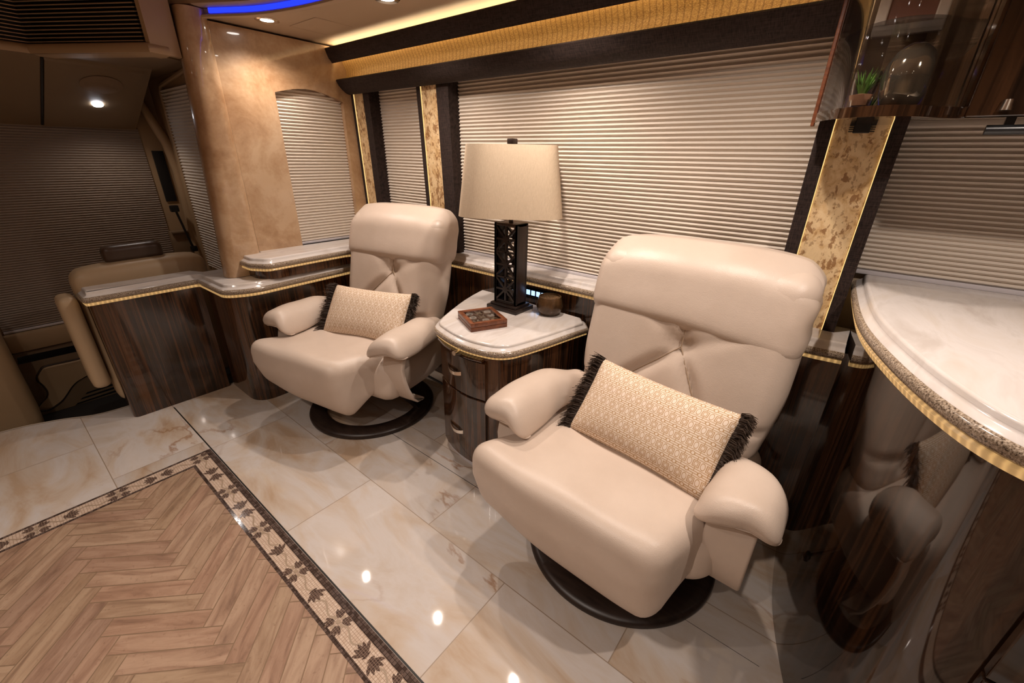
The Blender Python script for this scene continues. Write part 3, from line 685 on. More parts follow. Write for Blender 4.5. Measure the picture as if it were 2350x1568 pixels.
# table lamp
lc = (-1.180, 1.470, TT)
t = thing('table_lamp', 'tall table lamp with dark pierced wood column and cream fabric shade', 'table lamp', lc)
mb = MB(); mb.box((-1.268, 1.405, TT), (-1.092, 1.540, TT+.018), .002); mb.box((-1.255, 1.418, TT+.018), (-1.105, 1.527, TT+.030), .0015); obj('base', mb, 'base_wood', t, smooth=30)
X0, X1, Y0, Y1, Z0, Z1 = -1.243, -1.113, 1.432, 1.508, TT+.030, 1.035
mb = MB()
mb.box((X1-.012, Y0, Z0), (X1, Y1, Z1), .001); mb.box((X0, Y0, Z0), (X0+.012, Y1, Z1), .001)
mb.box((X0, Y0, Z1-.012), (X1, Y1, Z1), .001); mb.box((X0, Y0, Z0), (X1, Y1, Z0+.012), .001)
obj('column_frame', mb, 'dark_wood', t, smooth=30)
for nm, ya in (('front_lattice', Y0), ('rear_lattice', Y1-.012)):
    mb = MB(); cw = (X1-X0-.024); n = 3; chh = (Z1-Z0-.024)/n
    def bar(a, b, wd):
        a, b = Vector(a), Vector(b); nn = Vector((-(b-a).y, (b-a).x)).normalized()*wd/2
        q = [a+nn, b+nn, b-nn, a-nn]
        mb.add([(p.x, ya, p.y) for p in q]+[(p.x, ya+.012, p.y) for p in q], [(0, 1, 2, 3), (7, 6, 5, 4), (0, 4, 5, 1), (1, 5, 6, 2), (2, 6, 7, 3), (3, 7, 4, 0)])
    xa, xb = X0+.006, X1-.006; xm = (xa+xb)/2
    for k in range(n):
        za = Z0+.012+k*chh; zb = za+chh; zm = (za+zb)/2
        bar((xa, za), (xb, zb), .008); bar((xa, zb), (xb, za), .008); bar((xm, za), (xm, zb), .008); bar((xa, zm), (xb, zm), .008)
        bar((xa, za), (xb, za), .007)
        mb.add([(xm+.016*math.cos(a*PI/4), ya-.0008, zm+.016*math.sin(a*PI/4)) for a in range(8)], [list(range(8))])
    bar((xa, Z0+.006), (xa, Z1-.006), .012); bar((xb, Z0+.006), (xb, Z1-.006), .012)
    obj(nm, mb, 'base_wood', t, smooth=0)
mb = MB(); mb.lathe([(.010, Z1-TT), (.010, 1.345-TT)], lc, 16); obj('stem', mb, 'dark_wood', t)
mb = MB(); mb.box((-1.196, 1.454, 1.346), (-1.164, 1.486, 1.366), .003); obj('finial', mb, 'base_wood', t)
def superellipse(a, b, e, n, rz, c):
    out = []
    for k in range(n):
        th = 2*PI*k/n; cx, sx_ = math.cos(th), math.sin(th)
        x = a*math.copysign(abs(cx)**(2/e), cx); y = b*math.copysign(abs(sx_)**(2/e), sx_)
        out.append((c[0]+x*math.cos(rz)-y*math.sin(rz), c[1]+x*math.sin(rz)+y*math.cos(rz)))
    return out
def lampring(z, ex=0):
    u = (z-1.066)/(1.343-1.066); return superellipse(.222-.036*u+ex, .145-.026*u+ex, 3.6, 72, math.radians(34), (-1.180, 1.470))
mb = MB(); zs = [1.066, 1.072, 1.13, 1.2, 1.28, 1.337, 1.343]
for ex, flip in ((0, 0), (-.0035, 1)):
    rings = [[(x, y, z) for x, y in lampring(z, ex)] for z in zs]; o_ = len(mb.v)
    n = 72; vs = [p for r_ in rings for p in r_]; fs = [(i*n+k, i*n+(k+1) % n, (i+1)*n+(k+1) % n, (i+1)*n+k) for i in range(len(zs)-1) for k in range(n)]
    mb.add(vs, fs)
h = len(mb.v)//2
for base in (0, (len(zs)-1)*72): mb.f += [(base+k, base+(k+1) % 72, h+base+(k+1) % 72, h+base+k) for k in range(72)]; mb.mi += [0]*72
obj('lamp_shade', mb, 'lamp_fabric', t, smooth=50)
mb = MB(); 
for a in (0, 1, 2): mb.tube([(-1.18, 1.47, 1.335), (-1.18+.13*math.cos(a*2.1+.5), 1.47+.10*math.sin(a*2.1+.5), 1.335)], .002, 6)
obj('shade_spider', mb, 'dark_wood', t)

# tic-tac-toe box
bc = (-1.147, 1.241, TT)
t = thing('game_box', 'small reddish wood noughts and crosses box on the side table', 'game box', bc, math.radians(-26.5), world=False)
mb = MB(); mb.box((-.0865, -.0805, 0), (.0865, .0805, .0175), .0015); obj('box_base', mb, 'red_wood', t, smooth=30)
mb = MB(); a, b = .0865, .0805
for q in (((-a, -b), (a, -b+.018)), ((-a, b-.018), (a, b)), ((-a, -b+.018), (-a+.018, b-.018)), ((a-.018, -b+.018), (a, b-.018))): mb.box((*q[0], .0185), (*q[1], .036), .001)
mb.box((-a+.01, -b+.01, .0185), (a-.01, b-.01, .022)); obj('frame_lid', mb, 'red_wood', t, smooth=30)
mb = MB()
for k in (-1, 1):
    mb.box((k*.0235-.002, -.0625, .022), (k*.0235+.002, .0625, .0325)); mb.box((-.0685, k*.021-.002, .022), (.0685, k*.021+.002, .0320))
obj('grid_bars', mb, 'red_wood', t, smooth=0)
mb = MB(); mb.box((-.0685, -.0625, .022), (.0685, .0625, .0226)); obj('tray_floor', mb, 'dark_wood', t, smooth=0)
cells = {(-1, 1): 'X', (0, 1): 'X', (1, 1): 'O', (-1, 0): 'O', (0, 0): 'O', (1, 0): 'X', (-1, -1): 'X', (0, -1): 'O', (1, -1): 'O'}
cells = {(-1, 1): 'O', (0, 1): 'X', (1, 1): 'O', (-1, 0): 'X', (0, 0): 'X', (1, 0): 'O', (-1, -1): 'O', (0, -1): 'O', (1, -1): 'X'}
for (i, j), ch in cells.items():
    mb = MB(); x, y = i*.0455, j*.0415
    if ch == 'O':
        n = 24; pr = [(.0095, .0226), (.0095, .0285), (.011, .030), (.015, .030), (.0165, .0285), (.0165, .0226)]
        mb.lathe(pr, (x, y, 0), n, cap=False); obj('nought', mb, 'white_ring' if (i, j) != (1, 1) else 'slat_metal', t)
    else:
        for s in (-1, 1):
            st = len(mb.v); mb.box((-.0165, -.0035, .0226), (.0165, .0035, .029)); mb.xf(Matrix.Translation((x, y, 0)) @ Matrix.Rotation(s*PI/4, 4, 'Z'), st)
        obj('cross', mb, 'white_ring' if (i, j) in ((0, 1),) else 'slat_metal', t, smooth=0)
mb = MB(); mb.box((-.0685, -.0625, .0332), (.0685, .0625, .0345)); obj('glass_cover', mb, 'glass', t, smooth=0)

# round wooden pot
pc = (-.992, 1.528, TT)
t = thing('pot', 'round brown glazed pot with grainy top behind the lamp', 'pot', pc)
mb = MB(); mb.lathe([(.032, 0), (.042, .003), (.056, .022), (.061, .042), (.058, .062), (.052, .080), (.050, .085), (.047, .085), (.046, .079)], pc, 48, cap=True); obj('pot_body', mb, 'pot_glaze', t, smooth=60)
mb = MB(); mb.lathe([(.0465, .079), (.030, .0815), (.0, .082)], pc, 40, cap=False); obj('pot_filling', mb, 'pot_top', t)
# switch panel with lit buttons on the wood wall
t = thing('switch_panel', 'black wall panel with a row of glowing blue white buttons', 'switch panel', (-1.10, 1.598, .69))
mb = MB(); mb.box((-1.30, 1.594, .672), (-1.0, 1.6, .722), .002); obj('panel_plate', mb, 'black_gloss', t, smooth=0)
for k in range(8):
    x = -1.262+k*.0295; mb = MB(); mb.box((x, 1.5915, .682), (x+.021, 1.5945, .706), .001); obj('button', mb, 'button_glow', t, smooth=0)
# outlet plate on the table side
t = thing('outlet_plate', 'black outlet plate on the wood wall beside the side table', 'outlet', (-.73, 1.598, .47))
mb = MB(); mb.box((-.80, 1.594, .40), (-.66, 1.6, .56), .002); obj('plate', mb, 'black_gloss', t, smooth=0)
for z in (.52, .48, .44):
    mb = MB()
    for x in (-.77, -.755): mb.box((x, 1.5925, z-.006), (x+.003, 1.5942, z+.006))
    mb.box((-.765, 1.5925, z-.014), (-.761, 1.5942, z-.010)); obj('socket', mb, 'cream', t, smooth=0)


# ================================================================== RECLINERS
def round_to(p, half, r, ex=0):
    q = Vector([max(-(half[i]-r), min(half[i]-r, p[i])) for i in range(3)]); d = Vector(p)-q
    return q+d.normalized()*(r+ex)
def armrest_shape(s, long_arm):
    lg = s < 0 or long_arm
    half = (.094, .235 if lg else .145, .043); c = (s*.350, -.060 if lg else -.118, .526)
    def d(p):
        x, y, z = p; u = (y+half[1])/(2*half[1])           # 0 front .. 1 back
        inner = max(0, -x*s)/.094; outer = max(0, x*s)/.094
        fr = 1-sm(0, .45, u)
        x2 = x*(1.0-.38*sm(.35, 1.05, u)) - s*.035*sm(.45, 1, u)
        z2 = z*(1.0-.22*sm(.6, 1, u)) - .050*inner**2*(1-.45*u) - .020*outer**2 + .008*math.sin(PI*min(1, u*1.1)) - .030*sm(.55, 1.0, u)
        if z > 0: z2 += .014*(1-(x/.1)**2)
        lo_ = sm(.006, -.046, z)
        y2 = y + .060*lo_*fr + .018*outer*(1-u) + .004*(1-u)*math.sin(x*46)
        return (x2, y2, z2+.0025*math.sin(y*31+x*20)+.004*fr*math.sin(x*40)*(1-lo_))
    return half, c, d
def chair_armrest(s, long_arm):
    half, c, d = armrest_shape(s, long_arm)
    return rbox(half, .044, 18, d, c, ny=34)
def armrest_piping(s, long_arm):
    half, c, d = armrest_shape(s, long_arm); pts = []
    for q in range(29):
        f = math.radians(14+152*q/28); cx, sy = math.cos(f), math.sin(f)
        p = (half[0]*math.copysign(abs(cx)**.4, cx), -half[1]+(1-sy**.4)*.12, -.010)
        pts.append(Vector(d(round_to(p, half, .044, .0008)))+Vector(c))
    mb = MB(); mb.tube(pts, .0028, 8); return mb
def make_chair(label, loc, rz, bx=0.0, sx=-.045, hs=0.0, hw=.345, sw=.318, sdep=1.28, long_arm=False):
    t = thing('recliner', label, 'recliner', loc, rz, world=False, group='cream leather swivel recliners')
    # ring base
    mb = MB(); pr = [(.245, .004), (.245, .024), (.252, .030), (.315, .030), (.328, .024), (.333, .015), (.331, .004), (.322, 0), (.252, 0), (.245, .004)]
    mb.lathe(pr, (0, 0, 0), 96, cap=False); obj('base_ring', mb, 'base_wood', t, smooth=50)
    for k, a0 in enumerate((20, 200)):
        mb = MB(); a = math.radians(a0); n = 10
        for q in range(n+1):
            u = q/n; r_ = .285*(1-u)+.03*u; z = .022+.135*math.sin(u*PI/2)**.8; wd = .050-.012*u
            c = Vector((math.cos(a)*r_, math.sin(a)*r_, z)); sd = Vector((-math.sin(a), math.cos(a), 0))*wd
            mb.v += [tuple(c-sd), tuple(c+sd), tuple(c+sd-Vector((0, 0, .026))), tuple(c-sd-Vector((0, 0, .026)))]
        for q in range(n):
            for e in range(4): mb.f.append((q*4+e, q*4+(e+1) % 4, q*4+4+(e+1) % 4, q*4+4+e))
        mb.f += [(0, 1, 2, 3), (n*4, n*4+3, n*4+2, n*4+1)]; mb.mi = [0]*len(mb.f)
        obj('base_arm', mb, 'base_wood', t, smooth=40)
    mb = MB(); mb.lathe([(.055, .13), (.055, .17), (.035, .175), (.035, .23), (.11, .235), (.11, .25)], (0, 0, 0), 32); obj('swivel_column', mb, 'black_plastic', t)
    # seat: thick cushion rolled over at the front
    def ds(p):
        x, y, z = p; f = sm(-.08, -.29, y)
        z2 = z + .014*(1-(x/.31)**2)*sm(-.02, .1, z) - .012*sm(-.05, .25, y)*1.3 + .010*f
        if z < 0: z2 += z*(sdep*f*(.60+.40*sm(-1, 1, x/.31))) + .018*(1-f)
        y2 = y + .045*f*(max(0, -z)/.10)*1.2 - .030*(1-(x/.33)**2)*f
        x2 = x*(1+.02*f) + sx*f
        return (x2, y2, z2+.003*math.sin(x*19+y*23))
    mb = rbox((sw, .30, .105), .058, 28, ds, (bx+sx*.5, -.095, .350), ny=28, nz=16); seat = obj('seat', mb, 'leather', t, smooth=180)
    # seat shell behind the front roll
    def db(p):
        x, y, z = p; return (x*(1+.05*z/.14), y, z+.03*sm(0, .25, y))
    mb = rbox((.345, .265, .115), .09, 18, db, (bx, .03, .318)); obj('seat_shell', mb, 'leather', t, smooth=180)
    # backrest
    TL = math.tan(math.radians(14))
    def dk(p):
        x, y, z = p; front = sm(.0, -.06, y); zz = z
        xb = x-.02; d1 = segd(xb, zz, .0, .02, .0, .12); d2 = segd(xb, zz, .0, .02, -.19, -.15); d3 = segd(xb, zz, .0, .02, .13, -.22)
        d4 = segd(x, zz, -.33, -.17, -.17, -.19); d5 = segd(x, zz, .33, -.17, .17, -.19)
        cr = 0
        for dd, am, wd in ((d1, .020, .017), (d2, .022, .020), (d3, .022, .020), (d4, .012, .014), (d5, .012, .014), (math.hypot(xb, zz-.02), .028, .05)): cr = max(cr, am*math.exp(-(dd/wd)**2))
        for dd in (segd(xb, zz, .0, .02, -.12, .12), segd(xb, zz, .03, .03, .16, .10)): cr += .006*math.exp(-(dd/.02)**2)
        puff = .018*(1-(x/.34)**2)
        y2 = y + front*(cr-puff)
        wx = x*(1-.10*sm(-.05, -.32, z))
        return (wx, y2+z*TL, z)
    mb = rbox((hw-.004, .075, .300), .062, 64, dk, (bx+.014, .255, .715), ny=10, nz=56); bk = obj('backrest', mb, 'leather', t, smooth=180)
    mb = MB()
    def bp_(x, z): return (bx+.014+(x+.02)*(1-.10*sm(-.05, -.32, z)), .255-.075+z*TL+(.028 if abs(x)+abs(z-.02) < .001 else .0215)-.018*(1-((x+.02)/.34)**2)-.0030, .715+z)
    for pts in ([(0, .02), (0, .07), (0, .12)], [(0, .02), (-.06, -.035), (-.12, -.088), (-.19, -.15)], [(0, .02), (.043, -.06), (.087, -.14), (.13, -.22)]): mb.tube([bp_(*q) for q in pts], .0022, 6)
    obj('back_seam', mb, 'leather_seam', bk)
    # headrest cushion
    def dh(p):
        x, y, z = p; e = abs(x)/.35
        top = sm(.02, .14, z); fr = sm(.02, -.08, y)
        y2 = y + .052*top**2*fr - .030*top**2*sm(0, .08, y) - .020*(1-e*e)*fr + .010*fr*sm(-.08, -.14, z)
        y2 -= .005*math.exp(-((z+.06)/.06)**2)*fr
        z2 = z - .030*e**4*sm(.0, .1, z) + .006*(1-e*e) - hs*sm(-.1, 1, x/.35)*sm(.10, -.12, z)
        wr = .003*math.sin(z*75+x*20)*sm(.25, .34, x)*(1 if hs else .3)
        return (x*(1-.03*top)+wr, y2+wr+z*TL, z2+wr*.6)
    mb = rbox((hw, .088, .140), .052, 44, dh, (bx+.012, .316, .912), ny=18, nz=24); obj('headrest', mb, 'leather', t, smooth=180)
    # armrests with straps
    for s in (-1, 1):
        m_ = chair_armrest(s, long_arm); m_.xf(Matrix.Translation((bx, 0, 0))); ar = obj('armrest', m_, 'leather', t, smooth=180)
        m_ = armrest_piping(s, long_arm); m_.xf(Matrix.Translation((bx, 0, 0))); obj('arm_piping', m_, 'leather', ar)
        yo = .035 if s < 0 else .055
        mb = MB(); prof = [(y_+yo, z_) for y_, z_ in [(-.235, .50), (-.262, .46), (-.272, .42), (-.266, .36), (-.246, .30), (-.218, .245), (-.18, .208), (-.13, .200)]]
        th = .030; P = [Vector(p) for p in prof]; outl = []; inn = []
        for i, p in enumerate(P):
            dd = (P[min(i+1, len(P)-1)]-P[max(0, i-1)]).normalized(); nn = Vector((-dd.y, dd.x)); tk = th*(1-.55*i/(len(P)-1)); inn.append(p+nn*tk)
        ring = [tuple(p) for p in P]+[tuple(p) for p in inn[::-1]]
        mb.xprism(ring, bx+s*.344-.057, bx+s*.344+.057)
        bm = bmesh.new(); vs = [bm.verts.new(v) for v in mb.v]; [bm.faces.new([vs[i] for i in f]) for f in mb.f]
        bmesh.ops.recalc_face_normals(bm, faces=bm.faces); sharp = [e for e in bm.edges if len(e.link_faces) == 2 and e.calc_face_angle(0) > .9]
        bmesh.ops.bevel(bm, geom=sharp, offset=.008, segments=3, affect='EDGES', profile=.5); m2 = MB(); m2.bm(bm)
        obj('arm_strap', m2, 'leather', t, smooth=60)
    # recline knob on its lever
    mb = MB(); mb.tube([(.25, .12, .215), (.33, .16, .16), (.37, .18, .13)], .006, 8); kn = obj('recline_lever', mb, 'black_plastic', t)
    mb = MB(); mb.lathe([(.0, -.018), (.012, -.014), (.018, 0), (.012, .014), (.0, .018)], (.375, .183, .125), 16, cap=False); obj('lever_knob', mb, 'black_plastic', kn)
    return t
make_chair('cream leather recliner beside the low cabinet, its head against the slim shade', (-1.861, 1.105, 0), math.radians(12), .03, -.07, hw=.318, sw=.292, sdep=.95, long_arm=True)
make_chair('cream leather recliner beside the curved kitchen counter', (-.38, 1.147, 0), math.radians(-1), 0, -.045, .032)

# lumbar pillows
def make_pillow(label, centre, up, right):
    right = Vector(right).normalized(); up = Vector(up); up = (up-right*up.dot(right)).normalized(); nrm = up.cross(right).normalized()   # towards the viewer side
    if nrm.y > 0: nrm = -nrm
    rot = Matrix((right, nrm*-1, up)).transposed()
    t = thing('lumbar_pillow', label, 'pillow', centre, 0, 'printed lumbar pillows with dark fringe', world=False)
    t.rotation_euler = rot.to_euler()
    HW, HH, TH = .232, .132, .062; mb = MB(); mb.uv = []; nx, nz = 40, 26
    for side in (-1, 1):
        for j in range(nz+1):
            for i in range(nx+1):
                u, v = 2*i/nx-1, 2*j/nz-1
                k = max(0, (1-abs(u)**3.2)*(1-abs(v)**2.4))**.55
                x = u*HW*(1-.035*(1-v*v)*abs(u)); z = v*HH*(1-.055*(1-u*u))
                mb.v.append((x, side*(TH*k+.002), z)); mb.uv.append((u*HW+.3, v*HH+.3+(.01 if side > 0 else 0)))
    n1 = (nx+1)*(nz+1)
    for side in range(2):
        for j in range(nz):
            for i in range(nx):
                a = side*n1+j*(nx+1)+i; mb.f.append((a, a+1, a+nx+2, a+nx+1) if side == 0 else (a, a+nx+1, a+nx+2, a+1))
    def brd():
        return [j for j in range(nx)]+[nx+(nx+1)*j for j in range(nz)]+[(nx+1)*nz+nx-j for j in range(nx)]+[(nx+1)*(nz-j) for j in range(nz)]
    B = brd()
    for q in range(len(B)): a, b = B[q], B[(q+1) % len(B)]; mb.f.append((b, a, n1+a, n1+b))
    mb.mi = [0]*len(mb.f); obj('cover', mb, 'pillow_print', t, smooth=60)
    rr = random.Random(len(label))
    for s in (-1, 1):
        mb = MB()
        for q in range(1300):
            z = rr.uniform(-1, 1)*HH*1.02; y0 = rr.uniform(-.009, .009); L = rr.uniform(.032, .046); b = s*(HW-.010)
            dz = rr.gauss(-.006, .007)+.010*z/HH; dy = rr.gauss(0, .011)-.004; wd = .0009
            p0 = Vector((b, y0, z)); p1 = Vector((b+s*L*.6, y0+dy*.5, z+dz*.4)); p2 = Vector((b+s*L*.95, y0+dy*1.2, z+dz-.012))
            w_ = Vector((0, wd, wd)) if q % 2 else Vector((0, -wd, wd))
            mb.add([p0-w_, p0+w_, p1+w_, p1-w_, p2+w_*.6, p2-w_*.6], [(0, 1, 2, 3), (3, 2, 4, 5)])
        mb.box((s*(HW-.004)-.006, -.007, -HH), (s*(HW-.004)+.006, .007, HH), .003)
        obj('fringe', mb, 'fringe_thread', t, smooth=0)
    return t
make_pillow('printed lumbar pillow resting on the recliner by the low cabinet', (-1.803, 1.100, .558), (-.045, .135, .20), (.94, .342, 0))
make_pillow('printed lumbar pillow resting on the recliner by the kitchen counter', (-.338, 1.108, .560), (.03, .155, .20), (.993, -.115, -.02))

# ================================================================== KITCHEN SIDE
KT = .975
kp = smooth_path([(.040, 1.745), (.044, 1.60), (.070, 1.27), (.125, 1.04), (.19, .875), (.255, .79), (.345, .755), (.5, .745)], 7) + [(1.6, .745)]
worktop('kitchen_counter', 'white stone kitchen counter with curved speckled edge', kp, [(1.6, 1.755)], KT, .070, 'worktop')
bp_k = inset_path(kp, .038)
mb = MB(); mb.prism((bp_k+[(1.6, 1.755), (.10, 1.755)]), 0, KT-.052); kc = thing('kitchen_cabinet', 'glossy dark wood kitchen cabinet with a curved mirror-like front', 'cabinet', (.5, 1.2, 0))
obj('curved_body', mb, 'zebra_gloss', kc, smooth=40)
for z0, z1 in ((.10, .566), (.572, .760), (.766, .890)):
    mb = MB(); mb.box((.345, .768, z0), (1.55, .786, z1), .002); obj('drawer_front', mb, 'zebra_gloss', kc, smooth=0)
# overhead display cabinet
DZ = 1.395
dc = thing('display_cabinet', 'overhead cabinet with curved glass display and glossy dark doors', 'cabinet', (.2, 1.5, DZ))
foot = [(-.165, 1.69)] + smooth_path([(-.165, 1.52), (-.148, 1.43), (-.10, 1.345), (-.035, 1.312), (.03, 1.335), (.085, 1.405), (.115, 1.43)], 6) + [(1.5, 1.43), (1.5, 1.69)]
foot_ccw = foot
mb = MB(); mb.prism(foot_ccw, DZ, DZ+.022, .003); obj('base_shelf', mb, 'zebra_gloss', dc, smooth=40)
mb = MB(); mb.box((-.169, 1.500, DZ-.006), (-.160, 1.512, 1.825), .002); obj('post', mb, 'red_wood', dc, smooth=0)
gp = foot[1:-3]
gp_in = inset_path(gp[1:], .006)
mb = MB(); mb.sweep(gp_in, [(0, DZ+.022), (.004, DZ+.022), (.004, 1.825), (0, 1.825), (0, DZ+.022)]); obj('curved_glass', mb, 'glass', dc, smooth=60)
mb = MB(); mb.box((-.168, 1.512, DZ+.022), (-.164, 1.69, 1.825)); obj('side_glass', mb, 'glass', dc, smooth=0)
mb = MB(); mb.prism(inset_path(gp, .016)+[(.112, 1.655), (-.155, 1.655)], 1.572, 1.578); obj('glass_shelf', mb, 'glass', dc, smooth=0)
mb = MB(); mb.box((-.06, 1.66, DZ+.022), (.115, 1.675, 1.825)); obj('back_panel', mb, 'mirror', dc, smooth=0)
for x0, x1 in ((.122, .60), (.605, 1.08)):
    mb = MB(); mb.box((x0, 1.425, DZ+.001), (x1, 1.447, 1.825), .003); dr = obj('cabinet_door', mb, 'zebra_gloss', dc, smooth=0)
mb = MB(); mb.box((.117, 1.447, DZ+.022), (1.5, 1.69, 1.825)); obj('cabinet_box', mb, 'zebra_dark', dc, smooth=0)
mb = MB(); mb.lathe([(.008, .02), (.011, 0)], (.178, 1.418, DZ+.012), 12); obj('door_knob', mb, 'chrome', dr)
mb = MB(); mb.box((-.14, 1.66, DZ+.03), (.112, 1.6635, DZ+.034)); tag(obj('blue_reflection_line', mb, 'led_blue', smooth=0), 'thin glowing blue line standing in for reflections in the glass display', 'light strip')  # glowing line stands in for blue LED reflections in the display
# vase, planter, picture in the display
vz = DZ+.0225
vc = (.002, 1.405, vz); mb = MB(); mb.lathe([(.022, 0), (.034, .004), (.042, .025), (.047, .055), (.044, .085), (.034, .108), (.020, .120), (.014, .124), (.011, .124)], vc, 40); 
mbv_ = obj('vase', mb, 'smoke_vase', smooth=60); tag(mbv_, 'shiny smoked metal egg vase inside the glass display', 'vase')
plc = (-.072, 1.405, vz)
t = thing('potted_succulent', 'small spiky green plant in a clear glass inside the display', 'plant', plc)
mb = MB(); mb.lathe([(.018, 0), (.021, .002), (.027, .05), (.0285, .075), (.027, .075), (.0255, .05), (.018, .006), (0, .006)], plc, 32, cap=False); obj('glass_pot', mb, 'glass', t, smooth=50)
mb = MB(); mb.lathe([(.0175, .008), (.023, .030), (.0, .034)], plc, 24, cap=False); obj('potting_soil', mb, 'soil', t)
mb = MB(); rr = random.Random(5)
for k in range(46):
    a = rr.uniform(0, 2*PI); sp = rr.uniform(.004, .03); hgt = rr.uniform(.03, .058); wd = .0022
    p0 = Vector((plc[0]+.006*math.cos(a), plc[1]+.006*math.sin(a), vz+.030)); p1 = p0+Vector((math.cos(a)*sp*.5, math.sin(a)*sp*.5, hgt*.6)); p2 = p0+Vector((math.cos(a)*sp, math.sin(a)*sp, hgt)); w_ = Vector((-math.sin(a), math.cos(a), 0))*wd
    mb.add([p0-w_, p0+w_, p1+w_, p1-w_, p2], [(0, 1, 2, 3), (3, 2, 4)])
obj('leaves', mb, 'leaf_green', t, smooth=0)
pf = thing('picture_frame', 'pale carved picture frame on the glass shelf of the display', 'picture frame', (-.03, 1.50, 1.5785))
mb = MB(); a, b, c_, d_ = -.095, .035, 1.5785, 1.75
for q in (((a, c_), (b, c_+.022)), ((a, d_-.022), (b, d_)), ((a, c_+.022), (a+.022, d_-.022)), ((b-.022, c_+.022), (b, d_-.022))): mb.box((q[0][0], 1.495, q[0][1]), (q[1][0], 1.512, q[1][1]), .003)
obj('frame_border', mb, 'cream', pf, smooth=0)
mb = MB(); mb.box((a+.02, 1.502, c_+.02), (b-.02, 1.508, d_-.02)); obj('picture', mb, 'picture_brown', pf, smooth=0)
mb = MB(); mb.tube([(.165, 1.45, 1.372), (.5, 1.45, 1.372)], .010, 12); mb.box((.19, 1.445, 1.378), (.205, 1.455, 1.396)); mb.box((.44, 1.445, 1.378), (.455, 1.455, 1.396))
tag(obj('towel_bar', mb, 'black_plastic', smooth=40), 'black bar fixed under the overhead cabinet doors', 'bar')

# ================================================================== COCKPIT
XF = -3.60
mb = MB(); mb.box((XF-.1, -2.0, -.35), (XF, 1.1, 2.05)); struct('wall_windshield', mb, 'cockpit_vinyl', 0)
mb = MB(); mb.box((XF, .92, -.35), (-2.59, .98, 1.83)); struct('wall_cockpit', mb, 'cockpit_vinyl', 0)
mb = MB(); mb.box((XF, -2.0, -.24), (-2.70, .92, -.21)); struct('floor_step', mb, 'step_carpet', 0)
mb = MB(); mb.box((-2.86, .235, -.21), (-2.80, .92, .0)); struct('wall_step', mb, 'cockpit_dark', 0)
shade('pleated_shade', 'tall dim pleated shade covering the windshield', 'y', -.09, .80, .325, 1.415, XF+.004, pitch=.0135, depth=.009, cloth='shade_fabric_dimmed')
shade('pleated_shade', 'narrow pleated shade on the cockpit side wall beside the amber column', 'x', -3.335, -2.60, .585, 1.615, .910, rail=False, pitch=.017, depth=.012)
mb = MB(); hole_o = [(-3.365, .56), (-3.365, 1.60), (-3.34, 1.635), (-2.6, 1.70)]
mb.tube([(x, .912, z) for x, z in hole_o], .012, 10); tag(obj('shade_surround', mb, 'cockpit_vinyl'), 'tan rounded border around the cockpit side shade', 'trim')
# corner post
mb = MB(); mb.tube([(-3.50, .79, 1.68), (-3.50, .825, 1.56), (-3.50, .86, 1.46), (-3.50, .905, 1.33), (-3.51, .925, 1.18), (-3.52, .925, .8), (-3.52, .925, .3)], [.02, .022, .026, .03, .03, .035, .035], 10); tag(obj('corner_post', mb, 'cockpit_vinyl', smooth=60), 'curved tan corner post between windshield and side shade', 'post')
mb = MB(); mb.box((XF+.001, .835, .985), (XF+.012, .895, 1.29), .002)
tag(obj('black_vent', mb, 'black_plastic', smooth=0), 'tall black slot in the cockpit corner panel', 'vent')
t = thing('seat_belt_stalk', 'black seat belt buckle on a thin stalk in the cockpit corner', 'seat belt', (-3.5, .86, .68))
mb = MB(); mb.box((-3.52, .822, .925), (-3.49, .868, .965), .005); obj('buckle', mb, 'black_plastic', t)
mb = MB(); mb.tube([(-3.505, .85, .93), (-3.50, .868, .80), (-3.50, .885, .69)], .007, 8); mb.box((-3.515, .87, .665), (-3.485, .905, .70), .004); obj('stalk', mb, 'black_plastic', t); t.location = (t.location.x+.045, t.location.y-.011, t.location.z+.006)
mb = MB(); mb.box((XF+.001, .79, .60), (XF+.05, .915, .80), .012); mb.box((XF+.052, .80, .785), (XF+.07, .91, .80), .004)
tag(obj('door_pocket', mb, 'cockpit_dark'), 'tan moulded pocket below the black slot in the cockpit corner', 'pocket')
# trim below the windshield
mb = MB(); mb.box((XF, -.10, .212), (XF+.05, .85, .322), .012); obj_ = obj('dash_trim', mb, 'cockpit_vinyl'); tag(obj_, 'padded tan trim ledge under the windshield shade', 'trim')
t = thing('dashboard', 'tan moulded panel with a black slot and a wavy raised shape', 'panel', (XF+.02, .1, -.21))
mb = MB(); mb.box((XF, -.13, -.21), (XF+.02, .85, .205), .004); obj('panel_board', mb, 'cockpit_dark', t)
mb = MB(); mb.add([(XF+.0215, -.094, .139), (XF+.0215, .40, .132), (XF+.0215, .40, .175), (XF+.0215, -.086, .182)], [(0, 1, 2, 3)]); obj('black_slot', mb, 'black_gloss', t, smooth=0)
sw = [(-.048, .042), (-.024, .074), (.006, .091), (.142, .087), (.30, .09), (.30, .03), (.147, -.032), (.101, -.051), (.066, -.079), (.035, -.115), (.002, -.15), (-.032, -.171), (-.07, -.184), (-.109, -.168), (-.084, -.134), (-.051, -.106), (-.037, -.07), (-.042, -.019), (-.053, .015)]
swp = smooth_path(sw+[sw[0]], 4)
mb = MB(); n = len(swp)
ctr = (sum(p[0] for p in swp)/n, sum(p[1] for p in swp)/n)
mb.tube([(XF+.020, y, z) for y, z in swp], .006, 8, caps=False); obj('wave_groove', mb, 'fringe_thread', t, smooth=60)
mb = MB(); xs_ = [XF+.019, XF+.030]; inn = [(ctr[0]+(y-ctr[0])*.94, ctr[1]+(z-ctr[1])*.92) for y, z in swp]
